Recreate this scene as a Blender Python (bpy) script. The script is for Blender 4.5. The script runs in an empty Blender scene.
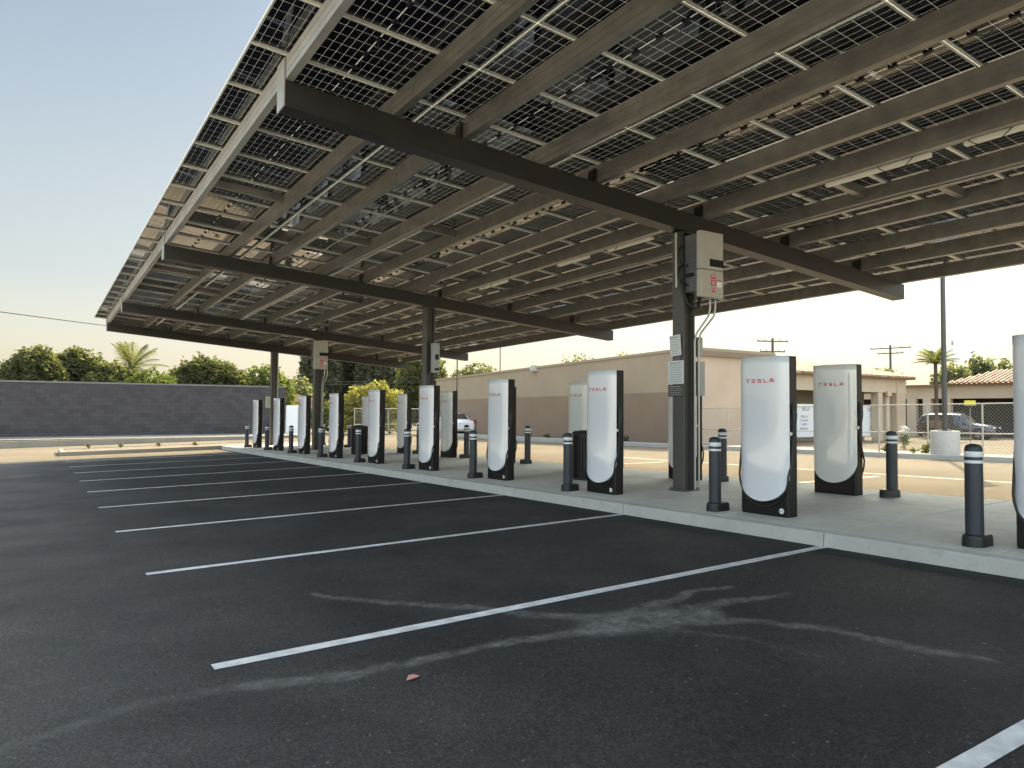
import bpy, bmesh, math, random
from mathutils import Vector, Matrix, noise
random.seed(7)
D = bpy.data
scene = bpy.context.scene
COL = scene.collection
R = math.radians

# ------------------------------------------------------------------ layout
F_PX = 728.68; YAW = 33.1615; PITCH = 2.01; ROLL = 0.35
def gz(x, y):                                   # height of the lot
    xc = min(max(x, -15), 12); yc = min(max(y, -15), 33)
    z = -1.465 + .0212*xc - .0145*yc
    if x > 24: z -= .3*min(1, (x-24)/10)
    return z
def iz(x, y):                                   # top of the charging island
    return -1.174 + .01804*(x-7.4) - .0138*y
def cz(x, y):                                   # underside of the canopy beams
    return 3.696 - .0823*x - .0172*y
def at(px, d):                                  # bearing of an image column at distance d
    a = R(YAW) + math.atan((px-512)/F_PX)
    return d*math.sin(a), d*math.cos(a)
def zat(px, py, d):
    hor = 409.6 + .0061*(px-512)
    return (hor-py)/F_PX*d*math.cos(math.atan((px-512)/F_PX))

# ------------------------------------------------------------------ materials
def mat(name, col, rough=.6, metal=0, var=0, scale=4, bump=0, bscale=60, spec=.5, coat=0, detail=4):
    m = D.materials.new(name); m.use_nodes = True
    nt = m.node_tree; b = nt.nodes['Principled BSDF']
    b.inputs['Base Color'].default_value = (*col, 1)
    b.inputs['Roughness'].default_value = rough
    b.inputs['Metallic'].default_value = metal
    b.inputs['Specular IOR Level'].default_value = spec
    b.inputs['Coat Weight'].default_value = coat
    b.inputs['Coat Roughness'].default_value = .05
    tc = nt.nodes.new('ShaderNodeTexCoord')
    if var:
        n = nt.nodes.new('ShaderNodeTexNoise'); n.inputs['Scale'].default_value = scale; n.inputs['Detail'].default_value = detail
        nt.links.new(tc.outputs['Object'], n.inputs['Vector'])
        r = nt.nodes.new('ShaderNodeValToRGB')
        r.color_ramp.elements[0].position = .3; r.color_ramp.elements[1].position = .7
        r.color_ramp.elements[0].color = (*[c*(1-var) for c in col], 1)
        r.color_ramp.elements[1].color = (*[min(1, c*(1+var)) for c in col], 1)
        nt.links.new(n.outputs['Fac'], r.inputs['Fac']); nt.links.new(r.outputs['Color'], b.inputs['Base Color'])
    if bump:
        n = nt.nodes.new('ShaderNodeTexNoise'); n.inputs['Scale'].default_value = bscale; n.inputs['Detail'].default_value = 3
        nt.links.new(tc.outputs['Object'], n.inputs['Vector'])
        bu = nt.nodes.new('ShaderNodeBump'); bu.inputs['Strength'].default_value = bump; bu.inputs['Distance'].default_value = .01
        nt.links.new(n.outputs['Fac'], bu.inputs['Height']); nt.links.new(bu.outputs['Normal'], b.inputs['Normal'])
    return m
def N(nt, t, **k):
    n = nt.nodes.new(t)
    for a, v in k.items(): setattr(n, a, v)
    return n
def math_n(nt, op, a, b=None):
    n = N(nt, 'ShaderNodeMath', operation=op)
    for i, v in enumerate((a, b)):
        if v is None: continue
        if isinstance(v, (int, float)): n.inputs[i].default_value = v
        else: nt.links.new(v, n.inputs[i])
    return n.outputs[0]
def mix_n(nt, fac, a, b, mode='MIX'):
    n = N(nt, 'ShaderNodeMix', data_type='RGBA', blend_type=mode)
    for s, v in (('Factor', fac), ('A', a), ('B', b)):
        i = [q for q in n.inputs if q.name == s and (q.type == ('VALUE' if s == 'Factor' else 'RGBA'))][0]
        if isinstance(v, (int, float)): i.default_value = v
        elif isinstance(v, tuple): i.default_value = (*v, 1)
        else: nt.links.new(v, i)
    return [o for o in n.outputs if o.type == 'RGBA'][0]
def noise_n(nt, vec, scale, detail=4, rough=.5):
    n = N(nt, 'ShaderNodeTexNoise'); n.inputs['Scale'].default_value = scale
    n.inputs['Detail'].default_value = detail; n.inputs['Roughness'].default_value = rough
    nt.links.new(vec, n.inputs['Vector']); return n.outputs['Fac']
def ramp_n(nt, fac, p0, p1, c0=(0, 0, 0), c1=(1, 1, 1)):
    r = N(nt, 'ShaderNodeValToRGB'); e = r.color_ramp.elements
    e[0].position = p0; e[1].position = p1; e[0].color = (*c0, 1); e[1].color = (*c1, 1)
    nt.links.new(fac, r.inputs['Fac']); return r.outputs['Color']
def attr(nt, name): return N(nt, 'ShaderNodeAttribute', attribute_name=name).outputs['Fac']

def ground_mat():
    m = D.materials.new('asphalt_lot'); m.use_nodes = True; nt = m.node_tree; b = nt.nodes['Principled BSDF']
    P = N(nt, 'ShaderNodeNewGeometry').outputs['Position']
    grit = noise_n(nt, P, 62, 4, .85); grit2 = noise_n(nt, P, 22, 5, .85)
    patch = noise_n(nt, P, .45, 5, .55); blot = noise_n(nt, P, 2.2, 6, .65)
    base = ramp_n(nt, grit, .42, .62, (.001, .001, .0011), (.070, .068, .066))
    base = mix_n(nt, .42, base, ramp_n(nt, grit2, .42, .64, (.002, .002, .002), (.042, .0412, .040)))
    dust = math_n(nt, 'MULTIPLY', ramp_n(nt, patch, .38, .66), ramp_n(nt, blot, .3, .7))
    base = mix_n(nt, math_n(nt, 'MULTIPLY', dust, .75), base, (.048, .047, .045))
    sx = N(nt, 'ShaderNodeSeparateXYZ'); nt.links.new(P, sx.inputs[0])
    lane = math_n(nt, 'SUBTRACT', 1.0, ramp_n(nt, math_n(nt, 'ADD', math_n(nt, 'MULTIPLY', sx.outputs['X'], .2), math_n(nt, 'MULTIPLY', patch, .6)), .25, .72))   # worn driving lane beside the bays
    base = mix_n(nt, math_n(nt, 'MULTIPLY', lane, .75), base, mix_n(nt, .5, (.085, .082, .078), ramp_n(nt, grit, .42, .62, (.012, .012, .012), (.16, .153, .145))))
    speck = ramp_n(nt, noise_n(nt, P, 40, 1, .3), .765, .785)
    base = mix_n(nt, speck, base, (.16, .15, .14))
    tone = ramp_n(nt, noise_n(nt, P, .8, 5, .6), .32, .7, (.68, .68, .69), (1.35, 1.33, 1.30))
    base = mix_n(nt, 1.0, base, tone, 'MULTIPLY')
    # dried water stain: attribute carries its shape
    st = attr(nt, 'stain')
    st2 = math_n(nt, 'MULTIPLY', math_n(nt, 'MULTIPLY', st, ramp_n(nt, noise_n(nt, P, 5.5, 6, .75), .36, .62, (.25, .25, .25))), math_n(nt, 'ADD', .15, math_n(nt, 'MULTIPLY', grit2, 1.5)))
    base = mix_n(nt, math_n(nt, 'MINIMUM', st2, 1.0), base, (.22, .215, .20))
    # lot and drive past the shade edge: sunlight put into a paler colour
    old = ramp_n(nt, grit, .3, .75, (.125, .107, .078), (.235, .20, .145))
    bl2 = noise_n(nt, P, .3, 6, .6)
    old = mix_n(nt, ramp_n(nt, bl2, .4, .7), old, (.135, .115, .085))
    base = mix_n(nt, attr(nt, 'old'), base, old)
    base = mix_n(nt, attr(nt, 'bounce_ground'), base, (.44, .415, .36))  # unseen pale ground added to bounce light into the shade
    nt.links.new(base, b.inputs['Base Color'])
    lit_lot_a = attr(nt, 'old')
    nt.links.new(math_n(nt, 'ADD', .74, math_n(nt, 'MULTIPLY', lit_lot_a, .26)), b.inputs['Roughness'])
    nt.links.new(math_n(nt, 'SUBTRACT', .26, math_n(nt, 'MULTIPLY', lit_lot_a, .2)), b.inputs['Specular IOR Level'])
    bu = N(nt, 'ShaderNodeBump'); bu.inputs['Strength'].default_value = .9; bu.inputs['Distance'].default_value = .01
    nt.links.new(grit, bu.inputs['Height']); nt.links.new(bu.outputs['Normal'], b.inputs['Normal'])
    return m
def concrete_mat(name, col, var=.12):
    m = D.materials.new(name); m.use_nodes = True; nt = m.node_tree; b = nt.nodes['Principled BSDF']
    P = N(nt, 'ShaderNodeNewGeometry').outputs['Position']
    a = noise_n(nt, P, 1.1, 6, .62); g = noise_n(nt, P, 90, 2, .6); s = noise_n(nt, P, 7, 5, .7)
    c = ramp_n(nt, a, .3, .72, tuple(k*(1-var) for k in col), tuple(k*(1+var) for k in col))
    c = mix_n(nt, .25, c, ramp_n(nt, g, .3, .7, tuple(k*.75 for k in col), tuple(k*1.2 for k in col)))
    c = mix_n(nt, math_n(nt, 'MULTIPLY', ramp_n(nt, s, .52, .72), .5), c, tuple(k*.62 for k in col))
    nt.links.new(c, b.inputs['Base Color']); b.inputs['Roughness'].default_value = .85
    bu = N(nt, 'ShaderNodeBump'); bu.inputs['Strength'].default_value = .15; bu.inputs['Distance'].default_value = .004
    nt.links.new(g, bu.inputs['Height']); nt.links.new(bu.outputs['Normal'], b.inputs['Normal'])
    return m
def block_mat():
    m = D.materials.new('slump_block'); m.use_nodes = True; nt = m.node_tree; b = nt.nodes['Principled BSDF']
    tc = N(nt, 'ShaderNodeTexCoord'); sp = N(nt, 'ShaderNodeSeparateXYZ'); nt.links.new(tc.outputs['Object'], sp.inputs[0])
    cb = N(nt, 'ShaderNodeCombineXYZ'); nt.links.new(sp.outputs['X'], cb.inputs['X']); nt.links.new(sp.outputs['Z'], cb.inputs['Y'])
    br = N(nt, 'ShaderNodeTexBrick'); nt.links.new(cb.outputs[0], br.inputs['Vector'])
    for k, v in (('Scale', 1), ('Mortar Size', .006), ('Brick Width', .406), ('Row Height', .203), ('Bias', 0)): br.inputs[k].default_value = v
    br.inputs['Color1'].default_value = (.045, .041, .043, 1); br.inputs['Color2'].default_value = (.068, .062, .064, 1); br.inputs['Mortar'].default_value = (.032, .03, .031, 1)
    n = noise_n(nt, tc.outputs['Object'], .8, 6, .65)
    c = mix_n(nt, math_n(nt, 'MULTIPLY', ramp_n(nt, n, .4, .7), .5), br.outputs['Color'], (.072, .067, .069))
    nt.links.new(c, b.inputs['Base Color']); b.inputs['Roughness'].default_value = .9
    bu = N(nt, 'ShaderNodeBump'); bu.inputs['Strength'].default_value = .4; bu.inputs['Distance'].default_value = .01
    nt.links.new(br.outputs['Fac'], bu.inputs['Height']); bu.invert = True; nt.links.new(bu.outputs['Normal'], b.inputs['Normal'])
    return m
def panel_mat():
    m = D.materials.new('solar_glass'); m.use_nodes = True; nt = m.node_tree
    nt.nodes.remove(nt.nodes['Principled BSDF'])
    out = nt.nodes['Material Output']
    uv = N(nt, 'ShaderNodeUVMap').outputs['UV']; sp = N(nt, 'ShaderNodeSeparateXYZ'); nt.links.new(uv, sp.inputs[0])
    def cells(s, n, gap, off=0):
        f = math_n(nt, 'FRACT', math_n(nt, 'MULTIPLY', s, n))
        d = math_n(nt, 'ABSOLUTE', math_n(nt, 'SUBTRACT', f, .5))
        return math_n(nt, 'GREATER_THAN', d, .5-gap)
    gu = cells(sp.outputs['Y'], 6, .011)
    gv = cells(sp.outputs['X'], 24, .018)
    mid = math_n(nt, 'LESS_THAN', math_n(nt, 'ABSOLUTE', math_n(nt, 'SUBTRACT', sp.outputs['X'], .5)), .003)
    gap = math_n(nt, 'MAXIMUM', math_n(nt, 'MAXIMUM', gu, gv), mid)
    # busbars: fine silver wires on the cells
    bb = math_n(nt, 'GREATER_THAN', math_n(nt, 'ABSOLUTE', math_n(nt, 'SUBTRACT', math_n(nt, 'FRACT', math_n(nt, 'MULTIPLY', sp.outputs['Y'], 54)), .5)), .47)
    cell = mix_n(nt, math_n(nt, 'MULTIPLY', bb, .5), (.0035, .004, .011), (.03, .032, .045))
    cb = N(nt, 'ShaderNodeBsdfDiffuse'); nt.links.new(cell, cb.inputs['Color'])
    tr = N(nt, 'ShaderNodeBsdfTranslucent'); tr.inputs['Color'].default_value = (.12, .118, .105, 1)
    df = N(nt, 'ShaderNodeBsdfDiffuse'); df.inputs['Color'].default_value = (.18, .18, .17, 1)
    gm = N(nt, 'ShaderNodeMixShader'); gm.inputs[0].default_value = .75; nt.links.new(df.outputs[0], gm.inputs[1]); nt.links.new(tr.outputs[0], gm.inputs[2])
    m1 = N(nt, 'ShaderNodeMixShader'); nt.links.new(gap, m1.inputs[0]); nt.links.new(cb.outputs[0], m1.inputs[1]); nt.links.new(gm.outputs[0], m1.inputs[2])
    gl = N(nt, 'ShaderNodeBsdfGlossy'); gl.inputs['Roughness'].default_value = .02; gl.inputs['Color'].default_value = (.95, .95, .95, 1)
    fr = N(nt, 'ShaderNodeFresnel'); fr.inputs['IOR'].default_value = 1.5
    # face seen from behind must still behave as air-to-glass
    geo = N(nt, 'ShaderNodeNewGeometry'); ior = N(nt, 'ShaderNodeMix'); 
    dotn = N(nt, 'ShaderNodeVectorMath', operation='DOT_PRODUCT'); nt.links.new(geo.outputs['Normal'], dotn.inputs[0]); nt.links.new(geo.outputs['Incoming'], dotn.inputs[1])
    c = math_n(nt, 'ABSOLUTE', dotn.outputs['Value'])
    sch = math_n(nt, 'ADD', .08, math_n(nt, 'MULTIPLY', .92, math_n(nt, 'POWER', math_n(nt, 'SUBTRACT', 1.0, c), 4.2)))
    nt.nodes.remove(fr); nt.nodes.remove(ior)
    m2 = N(nt, 'ShaderNodeMixShader'); nt.links.new(sch, m2.inputs[0]); nt.links.new(m1.outputs[0], m2.inputs[1]); nt.links.new(gl.outputs[0], m2.inputs[2])
    nt.links.new(m2.outputs[0], out.inputs['Surface'])
    return m
def leaf_mat(name, c0, c1, tl=.45):
    m = D.materials.new(name); m.use_nodes = True; nt = m.node_tree
    nt.nodes.remove(nt.nodes['Principled BSDF']); out = nt.nodes['Material Output']
    P = N(nt, 'ShaderNodeNewGeometry').outputs['Position']
    n = noise_n(nt, P, 1.3, 4, .7); n2 = noise_n(nt, P, 9, 2, .5)
    col = mix_n(nt, ramp_n(nt, n, .35, .65), c0, c1)
    col = mix_n(nt, .5, col, ramp_n(nt, n2, .3, .7, tuple(k*.55 for k in c0), tuple(k*1.25 for k in c1)))
    d = N(nt, 'ShaderNodeBsdfDiffuse'); t = N(nt, 'ShaderNodeBsdfTranslucent'); nt.links.new(col, d.inputs['Color'])
    c2 = mix_n(nt, 1.0, col, (1.0, 1.1, .45), 'MULTIPLY'); c3 = mix_n(nt, 1.0, c2, (1.5, 1.5, 1.5), 'MULTIPLY')
    nt.links.new(c3, t.inputs['Color'])
    mx = N(nt, 'ShaderNodeMixShader'); mx.inputs[0].default_value = tl
    nt.links.new(d.outputs[0], mx.inputs[1]); nt.links.new(t.outputs[0], mx.inputs[2]); nt.links.new(mx.outputs[0], out.inputs['Surface'])
    return m
def tile_mat(name, c0, c1, axis='X'):
    m = D.materials.new(name); m.use_nodes = True; nt = m.node_tree; b = nt.nodes['Principled BSDF']
    tc = N(nt, 'ShaderNodeTexCoord').outputs['Object']
    v = N(nt, 'ShaderNodeTexVoronoi'); v.inputs['Scale'].default_value = 3.2; nt.links.new(tc, v.inputs['Vector'])
    r = ramp_n(nt, N(nt, 'ShaderNodeSeparateColor').outputs[0], 0, 1)
    sc = [n for n in nt.nodes if n.bl_idname == 'ShaderNodeSeparateColor'][0]; nt.links.new(v.outputs['Color'], sc.inputs[0])
    c = mix_n(nt, r, c0, c1); nt.links.new(c, b.inputs['Base Color']); b.inputs['Roughness'].default_value = .8
    return m

M = {}
M['ground'] = ground_mat()
M['concrete'] = concrete_mat('island_concrete', (.55, .525, .46), .2)
M['kerb'] = concrete_mat('kerb_concrete', (.43, .42, .385), .12)
M['kerbtan'] = concrete_mat('dusty_kerb_concrete', (.25, .225, .18), .15)
M['joint'] = mat('joint_seam', (.05, .048, .043), .95)
M['paint'] = mat('stripe_paint', (.55, .545, .52), .65, var=.22, scale=9, bump=.2, bscale=150)
M['oldpaint'] = mat('faded_stripe_paint', (.42, .4, .35), .8, var=.2, scale=6)
M['glass'] = panel_mat()
M['alu'] = mat('panel_frame_metal', (.70, .69, .61), .45, .15)
M['jbox'] = mat('junction_plastic', (.01, .01, .011), .5)
M['galv'] = mat('galvanised_steel', (.235, .221, .196), .3, .5, var=.16, scale=5, detail=3)
M['galvlight'] = mat('edge_channel_steel', (.40, .39, .37), .45, .2, var=.12, scale=2)
M['beam'] = mat('bronze_painted_steel', (.018, .0145, .0125), .42, var=.15, scale=3, bump=.05, bscale=40)
M['colm'] = mat('grey_brown_column_paint', (.085, .08, .073), .5, var=.12, scale=2.5)
M['shell'] = mat('white_gloss_shell', (.66, .67, .685), .05, coat=.8)
M['shellback'] = mat('pale_gloss_shell', (.65, .66, .63), .05, coat=.8)
M['black'] = mat('black_gloss_plastic', (.005, .005, .005), .4, spec=.3)
M['rubber'] = mat('black_rubber', (.008, .008, .009), .5)
M['red'] = mat('red_lettering', (.55, .03, .05), .4)
M['white'] = mat('white_vinyl', (.72, .72, .72), .5)
M['bollard'] = mat('charcoal_bollard_plastic', (.022, .027, .034), .5, var=.15, scale=9, bump=.05)
M['band'] = mat('reflective_band', (.66, .67, .66), .35)
M['invgrey'] = mat('inverter_cover', (.40, .385, .33), .5, var=.04)
M['invdark'] = mat('inverter_body', (.10, .10, .105), .5)
M['redlabel'] = mat('red_label', (.5, .04, .05), .5)
M['conduit'] = mat('conduit_steel', (.42, .41, .37), .4, .5)
M['signw'] = mat('sign_face', (.60, .63, .62), .5, var=.04)
M['signd'] = mat('sign_dark_face', (.07, .065, .06), .5)
M['ink'] = mat('sign_ink', (.12, .14, .16), .6)
M['boxgrey'] = mat('switch_box_paint', (.36, .38, .38), .5)
M['block'] = block_mat()
M['cap'] = concrete_mat('block_cap', (.17, .16, .15))
def rgbmat(n, c, **k): return mat(n, c, .85, var=.07, scale=.7, detail=6, bump=.12, bscale=30, **k)
M['stucco'] = rgbmat('tan_stucco', (.31, .243, .165))
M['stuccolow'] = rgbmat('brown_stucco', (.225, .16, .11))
M['pink'] = rgbmat('pale_stucco', (.46, .35, .255))
M['browncap'] = rgbmat('brown_fascia', (.20, .145, .10))
M['tan'] = rgbmat('cream_stucco', (.46, .37, .265))
M['olive'] = rgbmat('olive_wall', (.20, .175, .12))
M['brick'] = rgbmat('brick_pier', (.42, .32, .225))
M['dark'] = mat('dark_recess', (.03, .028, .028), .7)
M['tile'] = tile_mat('clay_tile', (.20, .105, .06), (.36, .225, .14))
M['tile2'] = tile_mat('red_clay_tile', (.45, .22, .14), (.55, .30, .2))
M['leaf'] = leaf_mat('olive_leaves', (.075, .082, .042), (.16, .155, .09), .5)
M['leafbright'] = leaf_mat('bright_leaves', (.09, .11, .04), (.15, .165, .07))
M['leafmix'] = leaf_mat('mixed_leaves', (.09, .095, .048), (.17, .165, .085), .5)
M['leafyellow'] = leaf_mat('yellow_leaves', (.19, .175, .065), (.29, .255, .10))
M['leafdark'] = leaf_mat('dark_needles', (.075, .08, .055), (.14, .14, .095), .4)
M['leafgrey'] = leaf_mat('grey_leaves', (.10, .105, .07), (.18, .18, .12), .5)
M['bark'] = mat('bark', (.07, .05, .035), .9, var=.3, scale=6)
M['carbody'] = mat('grey_car_paint', (.03, .031, .035), .25, .4, coat=1)
M['carwhite'] = mat('white_car_paint', (.7, .7, .69), .25, coat=1)
M['palecar'] = mat('pale_car_paint', (.38, .36, .33), .35, coat=.5)
M['carglass'] = mat('car_glass', (.02, .022, .028), .05, coat=1)
M['tyre'] = mat('tyre_rubber', (.012, .012, .012), .8)
M['rim'] = mat('wheel_rim', (.35, .35, .36), .3, .8)
M['lens'] = mat('headlamp_lens', (.6, .6, .58), .1, coat=1)
M['taillens'] = mat('tail_lamp_lens', (.3, .01, .01), .2, coat=1)
M['fence'] = mat('galvanised_fence', (.45, .43, .37), .5, .3)
M['wood'] = mat('weathered_pole_wood', (.10, .075, .055), .9, var=.2)
M['polepaint'] = mat('dark_pole_paint', (.06, .058, .05), .5)
M['mulch'] = rgbmat('planting_soil', (.16, .12, .08))
M['green'] = mat('green_stripe', (.03, .22, .12), .5)
M['leafdry'] = mat('dry_leaf', (.42, .22, .17), .8)
M['yellowsign'] = mat('yellow_sign', (.6, .5, .05), .5)
M['pale'] = rgbmat('pale_panel', (.8, .78, .72))

# ------------------------------------------------------------------ mesh helpers
class MB:
    def __init__(s): s.v = []; s.f = []; s.mi = []; s.uv = {}; s.sm = []
    def face(s, pts, mi=0, uv=None, smooth=False):
        n = len(s.v); s.v += [tuple(p) for p in pts]; s.f.append(tuple(range(n, n+len(pts)))); s.mi.append(mi); s.sm.append(smooth)
        if uv: s.uv[len(s.f)-1] = uv
    def grid(s, rows, mi=0, smooth=True, closed=False):
        n0 = len(s.v); m = len(rows[0])
        for r in rows: s.v += [tuple(p) for p in r]
        for i in range(len(rows)-1):
            for j in range(m if closed else m-1):
                k = (j+1) % m
                s.f.append((n0+i*m+j, n0+i*m+k, n0+(i+1)*m+k, n0+(i+1)*m+j)); s.mi.append(mi); s.sm.append(smooth)
    def box(s, x0, x1, y0, y1, z0, z1, mi=0, fn=None):
        c = [(x, y, z) for z in (z0, z1) for y in (y0, y1) for x in (x0, x1)]
        if fn: c = [fn(*p) for p in c]
        n = len(s.v); s.v += c
        for q in ((0, 2, 3, 1), (4, 5, 7, 6), (0, 1, 5, 4), (2, 6, 7, 3), (0, 4, 6, 2), (1, 3, 7, 5)):
            s.f.append(tuple(n+i for i in q)); s.mi.append(mi); s.sm.append(False)
    def tube(s, pts, r, n=8, mi=0, caps=True):
        pts = [Vector(p) for p in pts]; rows = []; up = Vector((0, 0, 1)); prev = None
        rr = r if isinstance(r, (list, tuple)) else [r]*len(pts)
        for i, p in enumerate(pts):
            t = (pts[min(i+1, len(pts)-1)]-pts[max(i-1, 0)]).normalized()
            if prev is None:
                a = t.cross(up) if abs(t.z) < .95 else t.cross(Vector((1, 0, 0)))
            else: a = prev - t*prev.dot(t)
            a.normalize(); b = t.cross(a); prev = a
            rows.append([p + (a*math.cos(q)+b*math.sin(q))*rr[i] for q in [2*math.pi*k/n for k in range(n)]])
        s.grid(rows, mi, True, True)
        if caps:
            s.face(rows[0][::-1], mi); s.face(rows[-1], mi)
    def lathe(s, prof, n=20, mi=0, cx=0, cy=0, sx=1, sy=1):
        rows = [[(cx+r*sx*math.cos(2*math.pi*k/n), cy+r*sy*math.sin(2*math.pi*k/n), z) for k in range(n)] for r, z in prof]
        s.grid(rows, mi, True, True)
        if prof[0][0] > 1e-4: s.face(rows[0][::-1], mi)
        if prof[-1][0] > 1e-4: s.face(rows[-1], mi)
    def prism(s, poly, a0, a1, axis='y', mi=0):
        def P(u, v, a): return {'y': (u, a, v), 'x': (a, u, v), 'z': (u, v, a)}[axis]
        lo = [P(u, v, a0) for u, v in poly]; hi = [P(u, v, a1) for u, v in poly]
        s.face(lo[::-1], mi); s.face(hi, mi)
        for i in range(len(poly)):
            j = (i+1) % len(poly); s.face([lo[i], lo[j], hi[j], hi[i]], mi)
    def mesh(s, name, mats, weld=False):
        me = D.meshes.new(name); me.from_pydata(s.v, [], s.f)
        for m in (mats if isinstance(mats, (list, tuple)) else [mats]): me.materials.append(m)
        me.polygons.foreach_set('material_index', s.mi); me.polygons.foreach_set('use_smooth', s.sm)
        if s.uv:
            l = me.uv_layers.new(name='UVMap')
            for fi, uv in s.uv.items():
                p = me.polygons[fi]
                for k, li in enumerate(p.loop_indices): l.data[li].uv = uv[k]
        bm = bmesh.new(); bm.from_mesh(me)
        if weld: bmesh.ops.remove_doubles(bm, verts=bm.verts, dist=1e-4)
        if not s.uv: bmesh.ops.recalc_face_normals(bm, faces=bm.faces)
        bm.to_mesh(me); bm.free()
        me.update(); return me
    def build(s, name, mats, parent=None, loc=(0, 0, 0), rz=0, bevel=0, weld=False, kind=None, label=None):
        o = D.objects.new(name, s.mesh(name, mats, weld)); COL.objects.link(o); o.parent = parent
        o.location = loc; o.rotation_euler = (0, 0, rz)
        if bevel:
            b = o.modifiers.new('edge', 'BEVEL'); b.width = bevel; b.segments = 2; b.limit_method = 'ANGLE'; b.angle_limit = R(40)
        if kind: o['kind'] = kind
        if label: o['label'] = label
        return o
def tag(o, label, cat, group=None):
    o['label'] = label; o['category'] = cat
    if group: o['group'] = group
    return o
def thing(name, loc, label, cat, group=None, rz=0):
    o = D.objects.new(name, None); COL.objects.link(o); o.location = loc; o.rotation_euler = (0, 0, rz); o.empty_display_size = .2
    return tag(o, label, cat, group)
def dup(root, loc, label, group=None, rz=None, skip=()):
    def cp(o, par):
        c = o.copy(); COL.objects.link(c); c.parent = par
        for ch in list(o.children):
            if ch.name.split('.')[0] not in skip: cp(ch, c)
        return c
    c = cp(root, None); c.location = loc; c['label'] = label
    if group: c['group'] = group
    if rz is not None: c.rotation_euler = (0, 0, rz)
    return c
def text_mesh(s, size, extr=.002):
    cu = D.curves.new('txt', 'FONT'); cu.body = s; cu.size = size; cu.extrude = extr; cu.align_x = 'CENTER'; cu.align_y = 'CENTER'
    o = D.objects.new('txt', cu); COL.objects.link(o); bpy.context.view_layer.update()
    me = D.meshes.new_from_object(o.evaluated_get(bpy.context.evaluated_depsgraph_get()))
    D.objects.remove(o); return me

# ------------------------------------------------------------------ world, sun, camera
SX, SY = 1.02, .60
AZ = math.atan2(SX, SY); EL = math.atan(1/math.hypot(SX, SY))
w = D.worlds.new('World'); scene.world = w; w.use_nodes = True; nt = w.node_tree
sky = nt.nodes.new('ShaderNodeTexSky'); sky.sky_type = 'NISHITA'; sky.sun_disc = False
sky.sun_elevation = EL; sky.sun_rotation = AZ; sky.air_density = 1.0; sky.dust_density = 5.5; sky.ozone_density = 1.0; sky.altitude = 50
bg = nt.nodes['Background']; bg.inputs['Strength'].default_value = .15
# soften the sky's contrast (thin summer haze) and warm it towards the horizon
gm_ = nt.nodes.new('ShaderNodeGamma'); gm_.inputs['Gamma'].default_value = .30; nt.links.new(sky.outputs[0], gm_.inputs['Color'])
tc_ = nt.nodes.new('ShaderNodeTexCoord'); sp_ = nt.nodes.new('ShaderNodeSeparateXYZ'); nt.links.new(tc_.outputs['Generated'], sp_.inputs[0])
rp_ = nt.nodes.new('ShaderNodeValToRGB'); nt.links.new(sp_.outputs['Z'], rp_.inputs['Fac'])
e_ = rp_.color_ramp.elements; e_[0].position = 0; e_[0].color = (1.72, 1.57, 1.22, 1); e_[1].position = 1; e_[1].color = (1.7, 1.7, 1.62, 1); e3_ = rp_.color_ramp.elements.new(.5); e3_.color = (.60, .74, .87, 1)
e2_ = rp_.color_ramp.elements.new(.16); e2_.color = (1.07, 1.14, 1.10, 1)
SKYC = mix_n(nt, 1.0, gm_.outputs['Color'], rp_.outputs['Color'], 'MULTIPLY')
def sky_dot(v):
    dn = nt.nodes.new('ShaderNodeVectorMath'); dn.operation = 'DOT_PRODUCT'; nt.links.new(tc_.outputs['Generated'], dn.inputs[0]); dn.inputs[1].default_value = v; return dn.outputs['Value']
_s = Vector((SX, SY, 1)).normalized()
glow = math_n(nt, 'MULTIPLY', math_n(nt, 'POWER', math_n(nt, 'MAXIMUM', sky_dot(_s), 0), 26), 26.0)       # bright haze round the sun
back = math_n(nt, 'MULTIPLY', math_n(nt, 'MAXIMUM', math_n(nt, 'SUBTRACT', sky_dot((-.55, -.80, .25)), -.1), 0), 3.4)   # extra sky brightness added behind the camera to fill the shade
mult = math_n(nt, 'ADD', math_n(nt, 'ADD', glow, back), 1.0)
SKYC = mix_n(nt, math_n(nt, 'MINIMUM', math_n(nt, 'MULTIPLY', glow, .8), 1.0), SKYC, mix_n(nt, 1.0, SKYC, (1.0, .93, .78), 'MULTIPLY'))
sv_ = nt.nodes.new('ShaderNodeVectorMath'); sv_.operation = 'SCALE'; nt.links.new(SKYC, sv_.inputs[0]); nt.links.new(mult, sv_.inputs['Scale'])
nt.links.new(sv_.outputs[0], bg.inputs['Color'])
sd = D.lights.new('sun', 'SUN'); sd.energy = 3.5; sd.angle = R(.53); sd.color = (1, .82, .58)
so = D.objects.new('sun', sd); COL.objects.link(so)
dirv = Vector((SX, SY, 1)).normalized(); so.rotation_euler = dirv.to_track_quat('Z', 'Y').to_euler()
so.location = (10, 5, 20)
cam = D.cameras.new('camera'); co = D.objects.new('camera', cam); COL.objects.link(co); scene.camera = co
cam.sensor_width = 36; cam.lens = 36*F_PX/1024; cam.clip_end = 3000; cam.clip_start = .05
ya, pi_, ro = R(YAW), R(PITCH), R(ROLL)
fw = Vector((math.sin(ya)*math.cos(pi_), math.cos(ya)*math.cos(pi_), math.sin(pi_)))
r0 = Vector((math.cos(ya), -math.sin(ya), 0)); u0 = r0.cross(fw)
r1 = r0*math.cos(ro)+u0*math.sin(ro); u1 = u0*math.cos(ro)-r0*math.sin(ro)
co.matrix_world = Matrix(((r1.x, u1.x, -fw.x, 0), (r1.y, u1.y, -fw.y, 0), (r1.z, u1.z, -fw.z, 0), (0, 0, 0, 1)))
scene.view_settings.view_transform = 'Standard'; scene.view_settings.look = 'None'; scene.view_settings.gamma = 1
scene.view_settings.exposure = 1.6
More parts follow.
